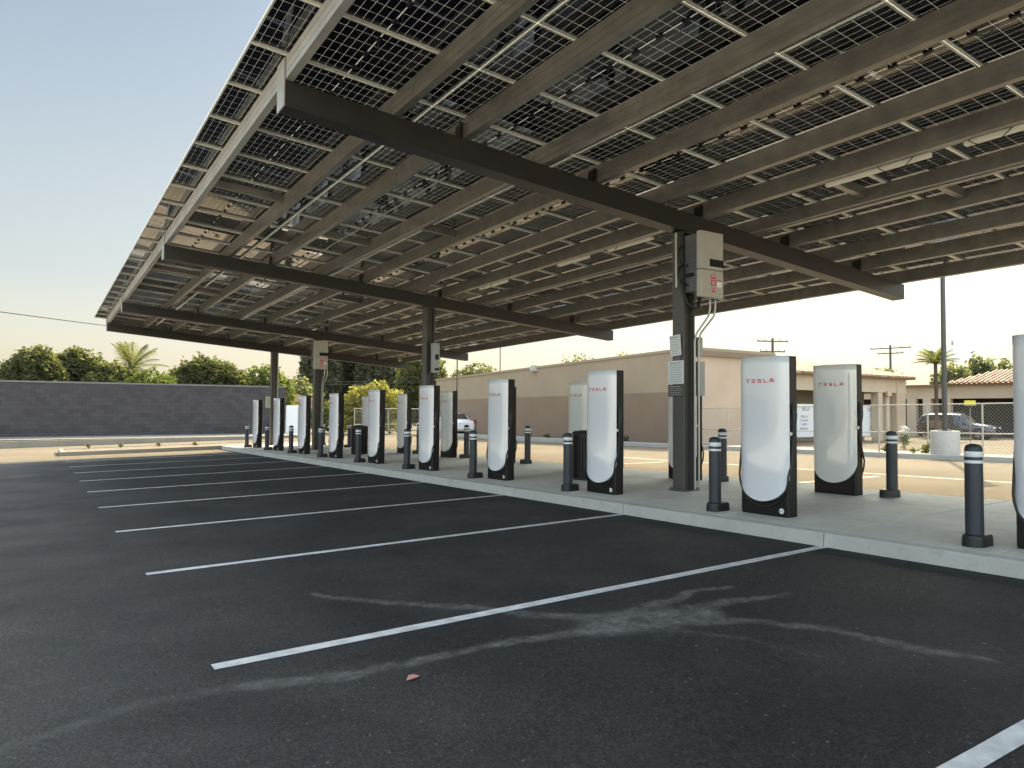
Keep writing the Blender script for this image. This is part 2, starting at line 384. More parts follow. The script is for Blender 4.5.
scene.render.engine = 'CYCLES'
scene.cycles.max_bounces = 8; scene.cycles.diffuse_bounces = 5; scene.cycles.transparent_max_bounces = 8

# ------------------------------------------------------------------ ground
def seg_d(p, a, b):
    ax, ay = a; bx, by = b; dx, dy = bx-ax, by-ay; t = ((p[0]-ax)*dx+(p[1]-ay)*dy)/(dx*dx+dy*dy+1e-9); t = min(1, max(0, t))
    return math.hypot(p[0]-ax-t*dx, p[1]-ay-t*dy), t
STAIN = [  # polylines with widths and strength: dried water trails
    ([(-.9, 3.7), (-.2, 4.0), (.5, 4.2), (1.0, 4.15)], [.02, .04, .05, .06], .3),
    ([(1.0, 4.15), (1.3, 4.02), (1.55, 3.95), (1.85, 3.94), (2.2, 3.93), (2.6, 3.9), (3.0, 3.78), (3.4, 3.7)], [.07, .08, .06, .07, .06, .07, .09, .14, .2], .75),
    ([(1.9, 5.9), (2.3, 5.3), (2.65, 4.85), (2.95, 4.45), (3.15, 4.15), (3.45, 3.85)], [.03, .05, .06, .07, .09, .16], .7),
    ([(3.1, 3.78), (3.5, 3.74), (3.95, 3.66)], [.12, .27, .2], .95),
    ([(3.6, 3.9), (3.95, 4.0), (4.35, 4.1), (4.75, 4.05)], [.12, .08, .05, .03], .8),
    ([(3.9, 3.75), (4.4, 3.68), (4.9, 3.6)], [.12, .07, .03], .75),
    ([(3.8, 3.55), (4.1, 3.3), (4.3, 3.0), (4.4, 2.65), (4.45, 2.3), (4.55, 2.0)], [.12, .06, .055, .05, .05, .03], .75),
    ([(3.6, 3.4), (3.75, 3.0), (3.85, 2.6)], [.04, .03, .02], .3)]
def stain(x, y):
    v = 0; n1 = noise.noise(Vector((x*3.1, y*3.1, 1)))*.06+noise.noise(Vector((x*11, y*11, 9)))*.03; n2 = noise.noise(Vector((x*3.1, y*3.1, 7)))*.06+noise.noise(Vector((x*11, y*11, 5)))*.03
    n3 = noise.noise(Vector((x*14, y*14, 3)))
    p = (x+n1, y+n2)
    for pts, ws, s in STAIN:
        for i in range(len(pts)-1):
            d, t = seg_d(p, pts[i], pts[i+1]); wd = ws[i]*(1-t)+ws[i+1]*t
            k = 1-max(0, min(1, (d-wd*.6)/(wd*.6)))
            v = max(v, k*s*(.75+.35*n3))
    return max(0, v)
def axis(lo, hi, segs, base):
    vals = set([lo, hi]); x = lo
    for a, b, st in segs:
        n = int(round((b-a)/st))
        for i in range(n+1): vals.add(round(a+(b-a)*i/n, 4))
    return sorted(vals)
xs = axis(-900, 900, [(-900, -100, 200), (-100, -15, 17), (-15, -5, 2), (-5, -4.8, .2), (-4.8, -1, 1.9), (-1, 5.6, .035), (5.6, 10.8, .65), (10.8, 12, .6), (12, 24, 4), (24, 34, 2.5), (34, 100, 22), (100, 900, 200)], 0)
ys = axis(-900, 900, [(-900, -100, 200), (-100, -15, 17), (-15, -9.2, 2), (-9.2, -9, .2), (-9, 1, 2), (1, 6.2, .035), (6.2, 30.4, 2.2), (30.4, 30.7, .3), (30.7, 33, .766), (33, 100, 11), (100, 900, 200)], 0)
mb = MB(); mb.grid([[(x, y, gz(x, y)) for x in xs] for y in ys], 0, False)
g = mb.build('ground', M['ground'], kind='structure')
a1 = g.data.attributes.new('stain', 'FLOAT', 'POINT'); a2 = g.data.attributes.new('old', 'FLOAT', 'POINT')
sv = []; ov = []
for v in g.data.vertices:
    x, y, _ = v.co
    sv.append(stain(x, y) if (-1 <= x <= 5.6 and 1 <= y <= 6.2) else 0)
    ov.append(1.0 if (x > 10.75 or y > 30.65 or x < -4.9 or y < -9) else 0.0)  # sunlit tone painted from the shade edge outwards
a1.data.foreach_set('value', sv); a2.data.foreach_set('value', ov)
a3 = g.data.attributes.new('bounce_ground', 'FLOAT', 'POINT'); a3.data.foreach_set('value', [1.0 if (v.co.x < -4.9 and v.co.y < 28) or v.co.y < -9 else 0.0 for v in g.data.vertices])  # out-of-view bright ground, added as bounce fill

# stall lines
LX0, LX1 = .9, 6.84
for k in range(-1, 9):
    y = 4.544+3.05*k; mb = MB(); n = 24
    hw = .055
    rows = []
    for i in range(n+1):
        x = LX0+(LX1-LX0)*i/n; j = .004*noise.noise(Vector((x*5, y, 0)))
        rows.append([(x, y-hw+j, gz(x, y-hw)+.004), (x, y+hw-j, gz(x, y+hw)+.004)])
    mb.grid(rows, 0, False); mb.build('road_marking', M['paint'], kind='structure')
# faded lines on the far drive
for (xa, ya_, xb, yb, wd) in ((15.2, 2, 15.2, 17, .06), (12.0, 8.5, 14.6, 8.5, .05), (12.0, 14.6, 14.6, 14.6, .05)):
    mb = MB(); n = 10; L = Vector((xb-xa, yb-ya_)).normalized()*wd; rows = []
    for i in range(n+1):
        x = xa+(xb-xa)*i/n; y = ya_+(yb-ya_)*i/n
        rows.append([(x-L.y, y+L.x, gz(x-L.y, y+L.x)+.004), (x+L.y, y-L.x, gz(x+L.y, y-L.x)+.004)])
    mb.grid(rows, 0, False); mb.build('road_marking', M['oldpaint'], kind='structure')

# ------------------------------------------------------------------ island
IY0, IY1, IX0, IX1 = -6.0, 33.4, 6.80, 10.9
def islab(mb, x0, x1, y0, y1, drop=0, depth=.3):
    mb.box(x0, x1, y0, y1, 0, 1, 0, lambda x, y, t: (x, y, iz(x, y)-drop-(0 if t else depth)))
mb = MB()
ylines = [4.544-3.05*k for k in range(4, -1, -1)] + [4.544+3.05*k for k in range(1, 10)]
ylines = [IY0]+[q for q in ylines if IY0+.3 < q < IY1-.3]+[IY1]
for i in range(len(ylines)-1):
    a, b = ylines[i]+.011, ylines[i+1]-.011
    xq = [IX0+.162, 8.3, 9.6, IX1]
    for j in range(3):
        ym = (a+b)/2
        islab(mb, xq[j]+.009, xq[j+1]-.009, a, ym-.009); islab(mb, xq[j]+.009, xq[j+1]-.009, ym+.009, b)
mb.build('pavement', M['concrete'], kind='structure', bevel=.006)
mb = MB(); islab(mb, IX0+.02, IX1-.02, IY0+.02, IY1-.02, .03, .25); mb.build('pavement_bedding', M['joint'], kind='structure')
mb = MB()
for i in range(len(ylines)-1):
    a, b = ylines[i]+.006, ylines[i+1]-.006
    mb.prism([(IX0-.012, 0), (IX0+.155, 0), (IX0+.155, 1), (IX0+.012, 1), (IX0, .93)], a, b, 'y')
    for q in range(len(mb.v)-30, len(mb.v)):
        x, y, t = mb.v[q]
        if t in (0, 1, .93): mb.v[q] = (x, y, iz(x, y) - {0: .32, 1: -.001, .93: .012}[t])
mb.build('kerb', M['kerb'], kind='structure')
# end bed of the island: raised kerb with planting soil
bx0, bx1, by0, by1 = .85, 10.9, 33.42, 36.2
def flat(mb, x0, x1, y0, y1, z0, z1, mi=0): mb.box(x0, x1, y0, y1, z0, z1, mi)
zb = gz(5, 34)
mb = MB()
mb.box(bx0, bx1, by0, by0+.16, -.3, .16, 0, lambda x, y, z: (x, y, gz(x, y)+z)); mb.box(bx0, bx1, by1-.16, by1, -.3, .16, 0, lambda x, y, z: (x, y, gz(x, y)+z))
mb.box(bx0, bx0+.16, by0+.161, by1-.161, -.3, .16, 0, lambda x, y, z: (x, y, gz(x, y)+z))
mb.build('kerb', M['kerbtan'], kind='structure', bevel=.015)
mb = MB(); mb.box(bx0+.161, bx1, by0+.161, by1-.161, -.3, .13, 0, lambda x, y, z: (x, y, gz(x, y)+z)); mb.build('planting_bed', M['mulch'], kind='structure')
# bed along the block wall
BWY = 44.2
mb = MB(); mb.box(-60, 13.0, 41.6, 41.78, -.3, .17, 0, lambda x, y, z: (x, y, gz(x, y)+z)); mb.build('kerb', M['kerbtan'], kind='structure', bevel=.015)
mb = MB(); mb.face([(-60, 41.78, gz(0, 41)+.15), (13, 41.78, gz(12, 41)+.15), (13, BWY, gz(12, 41)+.2), (-60, BWY, gz(0, 41)+.25)]); mb.build('planting_bed', concrete_mat('gravel_bed', (.20, .19, .165)), kind='structure')
# far kerb and strip on the right
FKX = 21.8
mb = MB(); 
for a, b in ((-12, 21.0), (21.0, 45)):
    mb.box(FKX, FKX+.17, a, b, -.3, .15, 0, lambda x, y, z: (x, y, gz(x, y)+z))
mb.build('kerb', M['kerb'], kind='structure', bevel=.015)
mb = MB(); mb.grid([[(FKX+.17, y, gz(20, y)+.13), (23.38, y, gz(20, y)+.14)] for y in (-12, 0, 10, 21, 33, 45)], 0, False)
mb.build('planting_bed', M['mulch'], kind='structure')

# ------------------------------------------------------------------ solar canopy
CX = 8.65; CYS = [-.83, 8.227, 17.284, 26.341, 32.184]
root = thing('solar_canopy', (CX, CYS[1], iz(CX, CYS[1])), 'long steel canopy roofed with dark solar panels, standing over the row of chargers', 'canopy')
RL = Vector(root.location)
def W(x, y, h): return (x-RL.x, y-RL.y, cz(x, y)+h-RL.z)
BL, BR_, BD, BW = 2.243, 14.961, .30, .25
for k, cy in enumerate(CYS):
    zc = iz(CX, cy)-RL.z
    mb = MB(); top = cz(CX, cy)-RL.z; y = cy-RL.y
    for s in (-1, 1): mb.box(s*.115-.01, s*.115+.01, y-.12, y+.12, zc, top)
    mb.box(-.104, .104, y-.007, y+.007, zc, top)
    mb.box(-.17, .17, y-.17, y+.17, zc-.001, zc+.022); mb.box(-.15, .15, y-.12, y+.12, top-.02, top-.001)
    for sx in (-1, 1):
        for sy in (-1, 1): mb.lathe([(.018, zc+.02), (.018, zc+.05), (0, zc+.05)], 6, 0, sx*.14, y+sy*.14)
    mb.build('column', M['colm'], root)
    mb = MB(); hb = BW/2
    mb.box(BL, BR_, cy-hb, cy+hb, 0, .022, 0, W); mb.box(BL, BR_, cy-hb, cy+hb, BD-.022, BD, 0, W)
    mb.box(BL, BR_, cy-hb+.006, cy+hb-.006, .022, BD-.022, 0, W)
    o = mb.build('beam', M['beam'], root)
    mb = MB(); mb.box(BL-.016, BL-.001, cy-hb-.01, cy+hb+.01, -.01, BD+.24, 0, W); mb.build('end_plate', M['galvlight'], o, (0, 0, 0))
PC = [2.95+2.22*i for i in range(6)]
PUR = sorted([c-.65 for c in PC]+[c+.6 for c in PC]); PUR[0] = 2.25; PUR[-1] = 14.86
YN, YF = -2.13, 32.96; NR = 31; PY = 1.132
PH0, PH1 = BD+.001, BD+.251
for i, px in enumerate(PUR):
    mb = MB(); s = 1 if i < 11 else -1; f = .085; t = .006
    a, b = YN-.05, YF-.12
    def bx(x0, x1, h0, h1, a=a, b=b): mb.box(min(x0, x1), max(x0, x1), a, b, h0, h1, 0, W)
    bx(px, px+s*t, PH0, PH1); bx(px+s*t, px+s*f, PH0, PH0+t); bx(px+s*t, px+s*f, PH1-t, PH1)
    bx(px+s*f-s*t, px+s*f, PH0+t, PH0+.026); bx(px+s*f-s*t, px+s*f, PH1-.026, PH1-t)
    # stiffening ribs rolled into the web
    bx(px-s*.005, px-s*.0005, PH0+.07, PH0+.085); bx(px-s*.005, px-s*.0005, PH0+.16, PH0+.175)
    o = mb.build('purlin', M['galvlight'] if i in (0,) else M['galv'], root)
    for cy in CYS:
        if i % 2 == 0 and i > 0:
            mb = MB(); mb.box(px-.055, px-.007, cy-.135, cy-.12, PH0, PH0+.2, 0, W); mb.box(px-.017, px-.007, cy-.12, cy+.05, PH0, PH0+.2, 0, W)
            mb.build('bracket', M['beam'], o)
mb = MB()
for (h0, h1, y0, y1) in ((PH0, PH1, 32.78, 32.786), (PH0, PH0+.006, 32.7, 32.779), (PH1-.006, PH1, 32.7, 32.779)): mb.box(2.36, 14.75, y0, y1, h0, h1, 0, W)
mb.build('end_channel', M['galv'], root)
# lacing channels between purlin pairs, seen at intervals
for (i, y) in ((0, 20.6), (0, 11.6+1.2), (1, 22.8), (2, 14.3), (3, 12.4), (4, 20.4), (6, 6.1), (7, 5.2), (8, 11.6), (5, 24), (9, 14.2), (8, 19.2)):
    mb = MB(); mb.box(PUR[i]+.09, PUR[i+1]-.008, y-.05, y+.05, PH1-.14, PH1-.01, 0, W); mb.build('cross_channel', M['galv'], root)
# wiring conduits and hanging cables under the purlins
for (i, y0, y1, off) in ((6, 0, 32, .13), (7, -1, 32, -.05), (2, 9.5, 31, .5)):
    mb = MB(); n = 40; x = PUR[i]+off
    mb.tube([W(x, y0+(y1-y0)*k/n, PH0+.02+.008*math.sin(k*1.7)) for k in range(n+1)], .014, 6); mb.build('conduit', M['conduit'], root)
for (i, y) in ((6, 6.3), (6, 5.0), (6, 3.9), (6, 10.5), (6, 12.4), (7, 4.4), (4, 9.8), (6, 15), (5, 13.2), (8, 7.3), (7, 11.6)):
    mb = MB(); x = PUR[i]+.11; mb.tube([W(x, y+.5*(q-.5)+.02*math.sin(9*q), PH0+.05-.16*math.sin(math.pi*q)**.7) for q in [k/12 for k in range(13)]], .006, 5); mb.build('cable', M['jbox'], root)
for (i, y0, y1) in ((6, 4.6, 6.0), (6, 9.4, 10.6), (6, 11.2, 12.2), (6, 14.2, 15.4), (6, 2.2, 4.2)):
    mb = MB(); mb.box(PUR[i]+.12, PUR[i]+.2, y0, y1, PH0-.03, PH0+.03, 0, W); mb.build('cable_tray', M['alu'], root)

# solar panels
PL, PWd = 2.206, PY-.012; PZ = PH1+.004
SLX, SLY = -.0823, -.0172
def pv(x, y, h): return (x, y, h+SLX*x+SLY*y)
def panel_parts(mbg, mbf, mbj, cx=0, cy=0, fn=pv, mf=0, mj=0):
    hx, hy = PL/2, PWd/2; f = .024
    P = lambda x, y, h: fn(cx+x, cy+y, h)
    mbg.face([P(-hx+.004, -hy+.004, .03), P(hx-.004, -hy+.004, .03), P(hx-.004, hy-.004, .03), P(-hx+.004, hy-.004, .03)], 0, [(0, 0), (1, 0), (1, 1), (0, 1)])
    for x0, x1, y0, y1 in ((-hx, hx, -hy, -hy+.004), (-hx, hx, hy-.004, hy), (-hx, -hx+.004, -hy+.004, hy-.004), (hx-.004, hx, -hy+.004, hy-.004)):
        mbf.box(x0, x1, y0, y1, 0, .036, mf, P)
    for x0, x1, y0, y1 in ((-hx, hx, -hy, -hy+f), (-hx, hx, hy-f, hy), (-hx, -hx+.02, -hy+f, hy-f), (hx-.02, hx, -hy+f, hy-f)):
        mbf.box(x0, x1, y0, y1, -.002, .0, mf, P)
    for q in (-.36, .0, .36):
        mbj.box(-.02, .02, q*1-.045, q+.045, .012, .0295, mj, P)
    for a, b in ((-.36, -.1), (.36, .15)):
        mbj.tube([P(.01, a, .012), P(.03, (a+b)/2, -.03), P(.0, b, .0)], .004, 4, mj)
mg, mf, mj = MB(), MB(), MB(); panel_parts(mg, mf, mj)
meg = mg.mesh('solar_panel', M['glass']); mef = mf.mesh('frame', M['alu']); mej = mj.mesh('junction_box', M['jbox'])
cells_ = []
for r in range(NR):
    for c in PC:
        y = YF-PY*(r+.5); p = Vector((c, y, cz(c, y)+PZ)); dep = p.dot(fw)
        sx_ = p.dot(r1)/max(dep, .01)*F_PX; sy_ = p.dot(u1)/max(dep, .01)*F_PX
        vis = dep > 1 and abs(sx_) < 620 and abs(sy_) < 480
        cells_.append((0 if vis else 1, p.length, c, y))
cells_.sort()
rest_g = MB()
for idx, (_, _, c, y) in enumerate(cells_):
    loc = (c-RL.x, y-RL.y, cz(c, y)+PZ-RL.z)
    if idx < 100:
        o = D.objects.new('solar_panel', meg); COL.objects.link(o); o.parent = root; o.location = loc
        for n_, me in (('frame', mef), ('junction_box', mej)):
            q = D.objects.new(n_, me); COL.objects.link(q); q.parent = o
    else:
        a, b, d = MB(), MB(), MB()
        fn = lambda x, y_, h, loc=loc: (loc[0]+x, loc[1]+y_, loc[2]+h+SLX*x+SLY*y_)
        panel_parts(a, b, d, fn=fn)
        for src, mi in ((a, 0), (b, 1), (d, 2)):
            n0 = len(rest_g.v); nf = len(rest_g.f); rest_g.v += src.v
            for fi, f in enumerate(src.f):
                rest_g.f.append(tuple(n0+k for k in f)); rest_g.mi.append(mi); rest_g.sm.append(False)
                if fi in src.uv: rest_g.uv[nf+fi] = src.uv[fi]
rest_g.build('solar_panel', [M['glass'], M['alu'], M['jbox']], root, kind='stuff')

# ------------------------------------------------------------------ chargers
CH, CW = 1.912, .652
def charger_shell():
    mb = MB(); hw = .352; NS, rows = 28, []
    def prof(y): return -.03 + .055*(min(1, abs(y)/hw))**7 - .035*(1-(y/hw)**2)
    zs = [.172+.308*(1-math.cos(math.pi/2*k/16)) for k in range(17)]+[.48+(CH-.48)*k/14 for k in range(1, 15)]
    for z in zs:
        wd = hw*math.sqrt(max(0, 1-((.48-z)/.308)**2)) if z < .48 else hw
        wd = max(wd, .004); r = []
        r.append((max(prof(wd), .001)+.0, -wd, z))
        for k in range(NS+1):
            s = math.sin(math.pi/2*(2*k/NS-1)); y = wd*s; r.append((prof(y), y, z))
        r.append((max(prof(wd), .001), wd, z)); rows.append(r)
    mb.grid(rows, 0, True)
    mb.face(rows[-1], 0); 
    return mb
def text_T(mb, x, yc, zc, w, h, flip=1):
    # stylised capitals: T E S L A
    t = h*.2; lw = w*.128; gap = (w-5*lw)/4
    y0 = yc + flip*w/2
    def bar(li, a0, a1, b0, b1):
        ya = y0-flip*(li*(lw+gap)+a0*lw); yb = y0-flip*(li*(lw+gap)+a1*lw)
        mb.box(x-.002, x, min(ya, yb), max(ya, yb), zc-h/2+b0*h, zc-h/2+b1*h)
    T = .2
    bar(0, 0, 1, 1-T, 1); bar(0, .40, .60, 0, .70)
    bar(1, 0, 1, 1-T, 1); bar(1, 0, 1, .4, .6); bar(1, 0, 1, 0, T)
    bar(2, 0, 1, 1-T, 1); bar(2, 0, .2, .6, 1-T); bar(2, 0, 1, .4, .6); bar(2, .8, 1, T, .4); bar(2, 0, 1, 0, T)
    bar(3, 0, .2, 0, 1); bar(3, .2, 1, 0, T)
    bar(4, 0, 1, 1-T, 1); bar(4, 0, .2, 0, .62); bar(4, .8, 1, 0, .62); bar(4, .2, .8, .42, .62)
def make_charger(name, shellmat, label, group, back=False):
    t = thing(name, (0, 0, 0), label, 'ev charger', group)
    mb = MB(); hw = .342; Dp = .20
    # black body: rounded plan
    pl = [(.0, -hw+.02), (.0, hw-.02), (.02, hw), (Dp-.03, hw), (Dp, hw-.04), (Dp, -hw+.04), (Dp-.03, -hw), (.02, -hw)]
    zz = [0, .02, CH-.012, CH-.002]; ins = [.004, 0, 0, .006]
    rows = [[(x*(1-2*i_/Dp)+i_, y*(1-i_/hw), z) for x, y in pl] for z, i_ in zip(zz, ins)]
    mb.grid(rows, 0, False, True); mb.face(rows[0][::-1]); mb.face(rows[-1])
    body = mb.build('body', M['black'], t)
    mb = charger_shell(); mb.build('shell', shellmat, t, weld=True)
    # rear shell
    mb = charger_shell(); mb.v = [(Dp-.006-x*.35, y*.95, z) for x, y, z in mb.v]; mb.build('shell', shellmat, t, weld=True)
    mb = MB(); text_T(mb, -.0665, 0, 1.62, .40, .046); mb.build('lettering', M['red'], t)
    # side recess and holster on -Y side
    mb = MB(); mb.box(.035, .105, -hw-.012, -hw+.001, 1.02, 1.33); mb.prism([(.03, 1.02), (.11, 1.02), (.1, 1.1), (.04, 1.1)], -hw-.035, -hw-.001, 'y')
    mb.build('holster', M['black'], t, bevel=.004)
    mb = MB(); mb.tube([(.07, -hw-.03, 1.3), (.065, -hw-.05, 1.22), (.055, -hw-.055, 1.12), (.05, -hw-.04, 1.0)], [.028, .032, .026, .018], 8)
    mb.box(.045, .1, -hw-.06, -hw-.02, 1.26, 1.35); mb.build('connector', M['rubber'], t)
    mb = MB(); mb.tube([(.02, -hw-.02, .99), (.02, -hw-.024, .99+.001), (.02, -hw-.04, .985)], .02, 10); mb.build('charge_button', M['white'], t)
    # cable: hugs the lower curve of the shell
    mb = MB(); pts = []
    fx = 0.0 if not back else Dp
    ce = .353
    pts = [(.07, -hw-.03, 1.0), (.07, -ce, .85), (.06 if not back else .13, -ce-(.0 if not back else .012), .65), (fx, -ce, .5)]
    for k in range(0, 17):
        a = math.pi*k/16; pts.append((fx-.006, -ce*math.cos(a), .48-.378*math.sin(a)))
    pts += [(.02 if not back else Dp-.02, ce, .7), (.08, hw+.008, 1.1)]
    mb.tube(pts, .0125, 8); mb.build('cable', M['rubber'], t)
    if not back:
        mb = MB(); mb.tube([(-.001, -.255, .075), (-.005, -.255, .075)], .034, 20); bd = mb.build('badge', M['white'], t)
        me = text_mesh('DC', .036, .0008); me.materials.append(M['ink'])
        o = D.objects.new('badge_lettering', me); COL.objects.link(o); o.parent = bd
        o.rotation_euler = (R(90), 0, R(-90)); o.location = (-.0065, -.255, .075)
        mb = MB(); mb.tube([(-.0052, -.255+.031*math.cos(a), .075+.031*math.sin(a)) for a in [2*math.pi*k/20 for k in range(21)]], .0012, 4); mb.build('ring', M['ink'], bd)
    return t
gf = 'chargers of the front row along the parking stalls'; gb = 'chargers of the rear row of the island'
fl = ['white charger at the right edge of the photo, cut off by the frame', 'large white charger nearest in full view, between two bollards with the utility pole behind it',
      'white charger in front of the nearest litter bin, second complete one of its row', 'white charger standing alone before the tan building, third complete one of its row',
      'white charger in front of the second canopy column', 'white front-row charger just right of the litter bin behind it, fifth complete one',
      'white front-row charger left of the far litter bin', 'white front-row charger just left of the far column with the inverter box',
      'white front-row charger in front of the last canopy column, before the block wall', 'smallest white charger of the front row, farthest away at the island end']
ch = make_charger('charging_station', M['shell'], fl[0], gf)
for k in range(-1, 9):
    x, y = 7.40, 5.745+3.05*k; loc = (x, y, iz(x, y)-.001)
    if k == -1: ch.location = loc
    else: dup(ch, loc, fl[k+1], gf)
bl = ['pale rear-row charger nearest, right of the largest charger, with a cable down its edge', 'rear-row charger mostly hidden behind the nearest canopy column and its signs',
      'rear-row charger half hidden behind the litter bin and the second complete front charger', 'rear-row charger almost wholly hidden, its dark edge showing right of a front charger',
      'rear-row charger right of the second canopy column, clear against the tan building', 'rear-row charger left of the second canopy column, in front of the yellow bush',
      'rear-row charger peeking out left behind a front charger, beside the far litter bin', 'farthest rear-row charger hidden behind a front charger near the inverter column']
cb_ = make_charger('charging_station', M['shellback'], bl[0], gb, True)
for k in range(8):
    x, y = 9.92, 6.45+3.05*k; loc = (x, y, iz(x, y)-.001)
    if k == 0: cb_.location = loc
    else: dup(cb_, loc, bl[k], gb)

# ------------------------------------------------------------------ bollards
def make_bollard(label, group):
    t = thing('bollard', (0, 0, 0), label, 'bollard', group)
    mb = MB(); mb.lathe([(.076, .10), (.0755, .5), (.0745, .87), (.071, .9), (.058, .922), (.03, .933), (0, .935)], 24); mb.build('post', M['bollard'], t)
    mb = MB(); mb.lathe([(.0752, .815), (.0768, .817), (.0766, .863), (.0750, .865)], 24); mb.build('reflective_band', M['band'], t)
    mb = MB(); mb.lathe([(.0755, .757), (.077, .759), (.0768, .782), (.0753, .784)], 24); mb.build('reflective_band', M['band'], t)
    mb = MB(); n = 28; rows = []
    for z, s in ((0, 1), (.075, .98), (.1, .93), (.108, .84)):
        r = []
        for k in range(n):
            a = 2*math.pi*k/n; r.append((.065*(1 if math.cos(a) > 0 else -1)*s+.098*s*math.cos(a)+.05, .098*s*math.sin(a), z))
        rows.append(r)
    mb.grid(rows, 0, False, True); mb.face(rows[-1]); mb.build('base', M['rubber'], t)
    return t
gf = 'bollards along the parking side of the island'; gb = 'bollards along the far side of the island'
fl = ['charcoal bollard with two white bands nearest the camera, at the right of the kerb', 'charcoal bollard left of the largest charger, beside the nearest column',
      'charcoal bollard left of the charger that hides the litter bin', 'charcoal bollard left of the lone charger with the tan building behind', 'charcoal bollard left of the charger at the second column',
      'charcoal bollard left of the charger beside the far litter bin', 'charcoal bollard overlapping the foot of the inverter column', 'charcoal bollard left of the charger by the inverter column, third from the far end',
      'charcoal bollard second from the far end of the front row', 'smallest charcoal bollard at the far end of the front row']
bo = make_bollard(fl[0], gf)
for k in range(10):
    x, y = 7.235, 3.303+3.05*k; loc = (x, y, iz(x, y)); rz = random.uniform(-.12, .12)
    if k == 0: bo.location = loc
    else: dup(bo, loc, fl[k], gf, rz)
bl = ['far-side bollard right of the pale rear charger, nearest on that side', 'far-side bollard peeking out right behind the bollard beside the nearest column', 'far-side bollard hidden behind the second complete charger of the front row',
      'far-side bollard alone between the lone charger and the front bollard, against the lit drive', 'far-side bollard just left of the lone charger, before the tan building', 'far-side bollard right behind the bollard left of the second column',
      'far-side bollard hidden behind the charger by the far litter bin', 'far-side bollard hidden near the inverter column', 'farthest bollard of the far side, near the last column']
for k in range(9):
    x, y = 10.2, 5.736+3.05*k
    dup(bo, (x, y, iz(x, y)), bl[k], gb, math.pi+random.uniform(-.12, .12))

# ------------------------------------------------------------------ litter bins
def make_bin(label):
    t = thing('litter_bin', (0, 0, 0), label, 'litter bin')
    mb = MB(); mb.lathe([(.235, .02), (.24, .8), (.0, .8)], 24); mb.build('liner', M['rubber'], t)
    mb = MB(); n = 30
    for k in range(n):
        a = 2*math.pi*k/n; c, s = math.cos(a), math.sin(a)
        mb.box(.255, .268, -.02, .02, .03, .82, 0, lambda x, y, z: (x*c-y*s, x*s+y*c, z))
    mb.build('slats', M['black'], t)
    mb = MB(); mb.lathe([(.272, .83), (.285, .84), (.285, .87), (.24, .9), (.13, .915), (.125, .88), (.0, .88)], 28); mb.build('lid', M['rubber'], t)
    mb = MB(); mb.lathe([(.27, 0), (.275, .01), (.275, .035), (.25, .04)], 28); mb.build('base_ring', M['rubber'], t)
    mb = MB(); mb.box(-.30, -.27, -.17, -.03, .62, .72); mb.build('label_plate', M['signw'], t)
    return t
b1 = make_bin('black slatted litter bin partly behind the second complete front charger'); b1.location = (8.72, 10.75, iz(8.7, 10.7)); b1.rotation_euler.z = .9
b2 = dup(b1, (8.75, 22.3, iz(8.7, 22.3)), 'black slatted litter bin far down the island, before the yellow bush', rz=.75)
for b_ in (b1, b2): b_['group'] = 'black slatted litter bins on the island'

# ------------------------------------------------------------------ inverters, boxes, signs, conduits on the columns
def make_inverter(label):
    t = thing('inverter', (0, 0, 0), label, 'inverter', 'inverters on the canopy columns')
    mb = MB(); mb.box(-.28, .25, -.27, 0, .1, 1.03); 
    for k in range(9): mb.box(-.296, -.281, -.25, -.03, .45+.055*k, .475+.055*k)
    mb.build('housing', M['invdark'], t, bevel=.01)
    mb = MB(); mb.box(-.30, .27, -.36, -.271, .45, 1.06); mb.build('cover', M['invgrey'], t, bevel=.012)
    mb = MB(); mb.box(-.30, .27, -.36, -.271, 0, .442); mb.build('wiring_cover', M['invgrey'], t, bevel=.012)
    mb = MB(); mb.box(-.08, .272, -.364, -.3605, .5, .62); mb.build('display', M['black'], t)
    mb = MB()
    for (x0, x1, z0, z1) in ((-.05, .07, .30, .36), (-.05, .08, .19, .28), (-.03, .06, .09, .16), (.1, .22, .27, .29), (-.03, .05, .385, .392)): mb.box(x0, x1, -.3635, -.3605, z0, z1)
    lb = mb.build('warning_label', M['redlabel'], t)
    mb = MB(); mb.box(.1, .22, -.3632, -.3605, .18, .268); 
    for q in (.33, .345, .21, .225, .24, .255, .12, .135): mb.box(-.035, .055, -.3645, -.3637, q, q+.005)
    mb.build('label_print', M['white'], lb)
    mb = MB(); mb.box(-.31, -.281, -.2, -.06, .34, .40); mb.build('switch', M['black'], t)
    return t
inv = make_inverter('grey inverter box with red labels high on the nearest column')
xi, yi = CX+.13, CYS[1]-.13; inv.location = (xi, yi, 1.76); inv.scale = (.9, 1, .97)
inv2 = dup(inv, (CX-.02, CYS[3]-.14, 1.42), 'grey inverter box with red labels high on the far column')
def conduit(pts, r, label, cat='conduit', m='conduit', name='conduit', group=None):
    mb = MB(); mb.tube(pts, r, 8)
    for i in range(0, 0): pass
    o = mb.build(name, M[m]); return tag(o, label, cat, group)
for j, dx in enumerate((.12, .24)):
    y = CYS[1]-.13; z0 = iz(CX, y); x1_ = CX+.02+dx*.75
    pts = [(CX+.12+dx, y-.2, 1.77), (CX+.12+dx, y-.2, 1.62), (CX+.11+dx, y-.18, 1.5), (x1_+.03, y-.02, 1.24), (x1_, y, 1.12), (x1_, y, .8), (x1_, y, z0)]
    conduit(pts, .017, ('left' if j == 0 else 'right')+' pale conduit of two bending down from the nearest inverter', group='conduits below the near inverter')
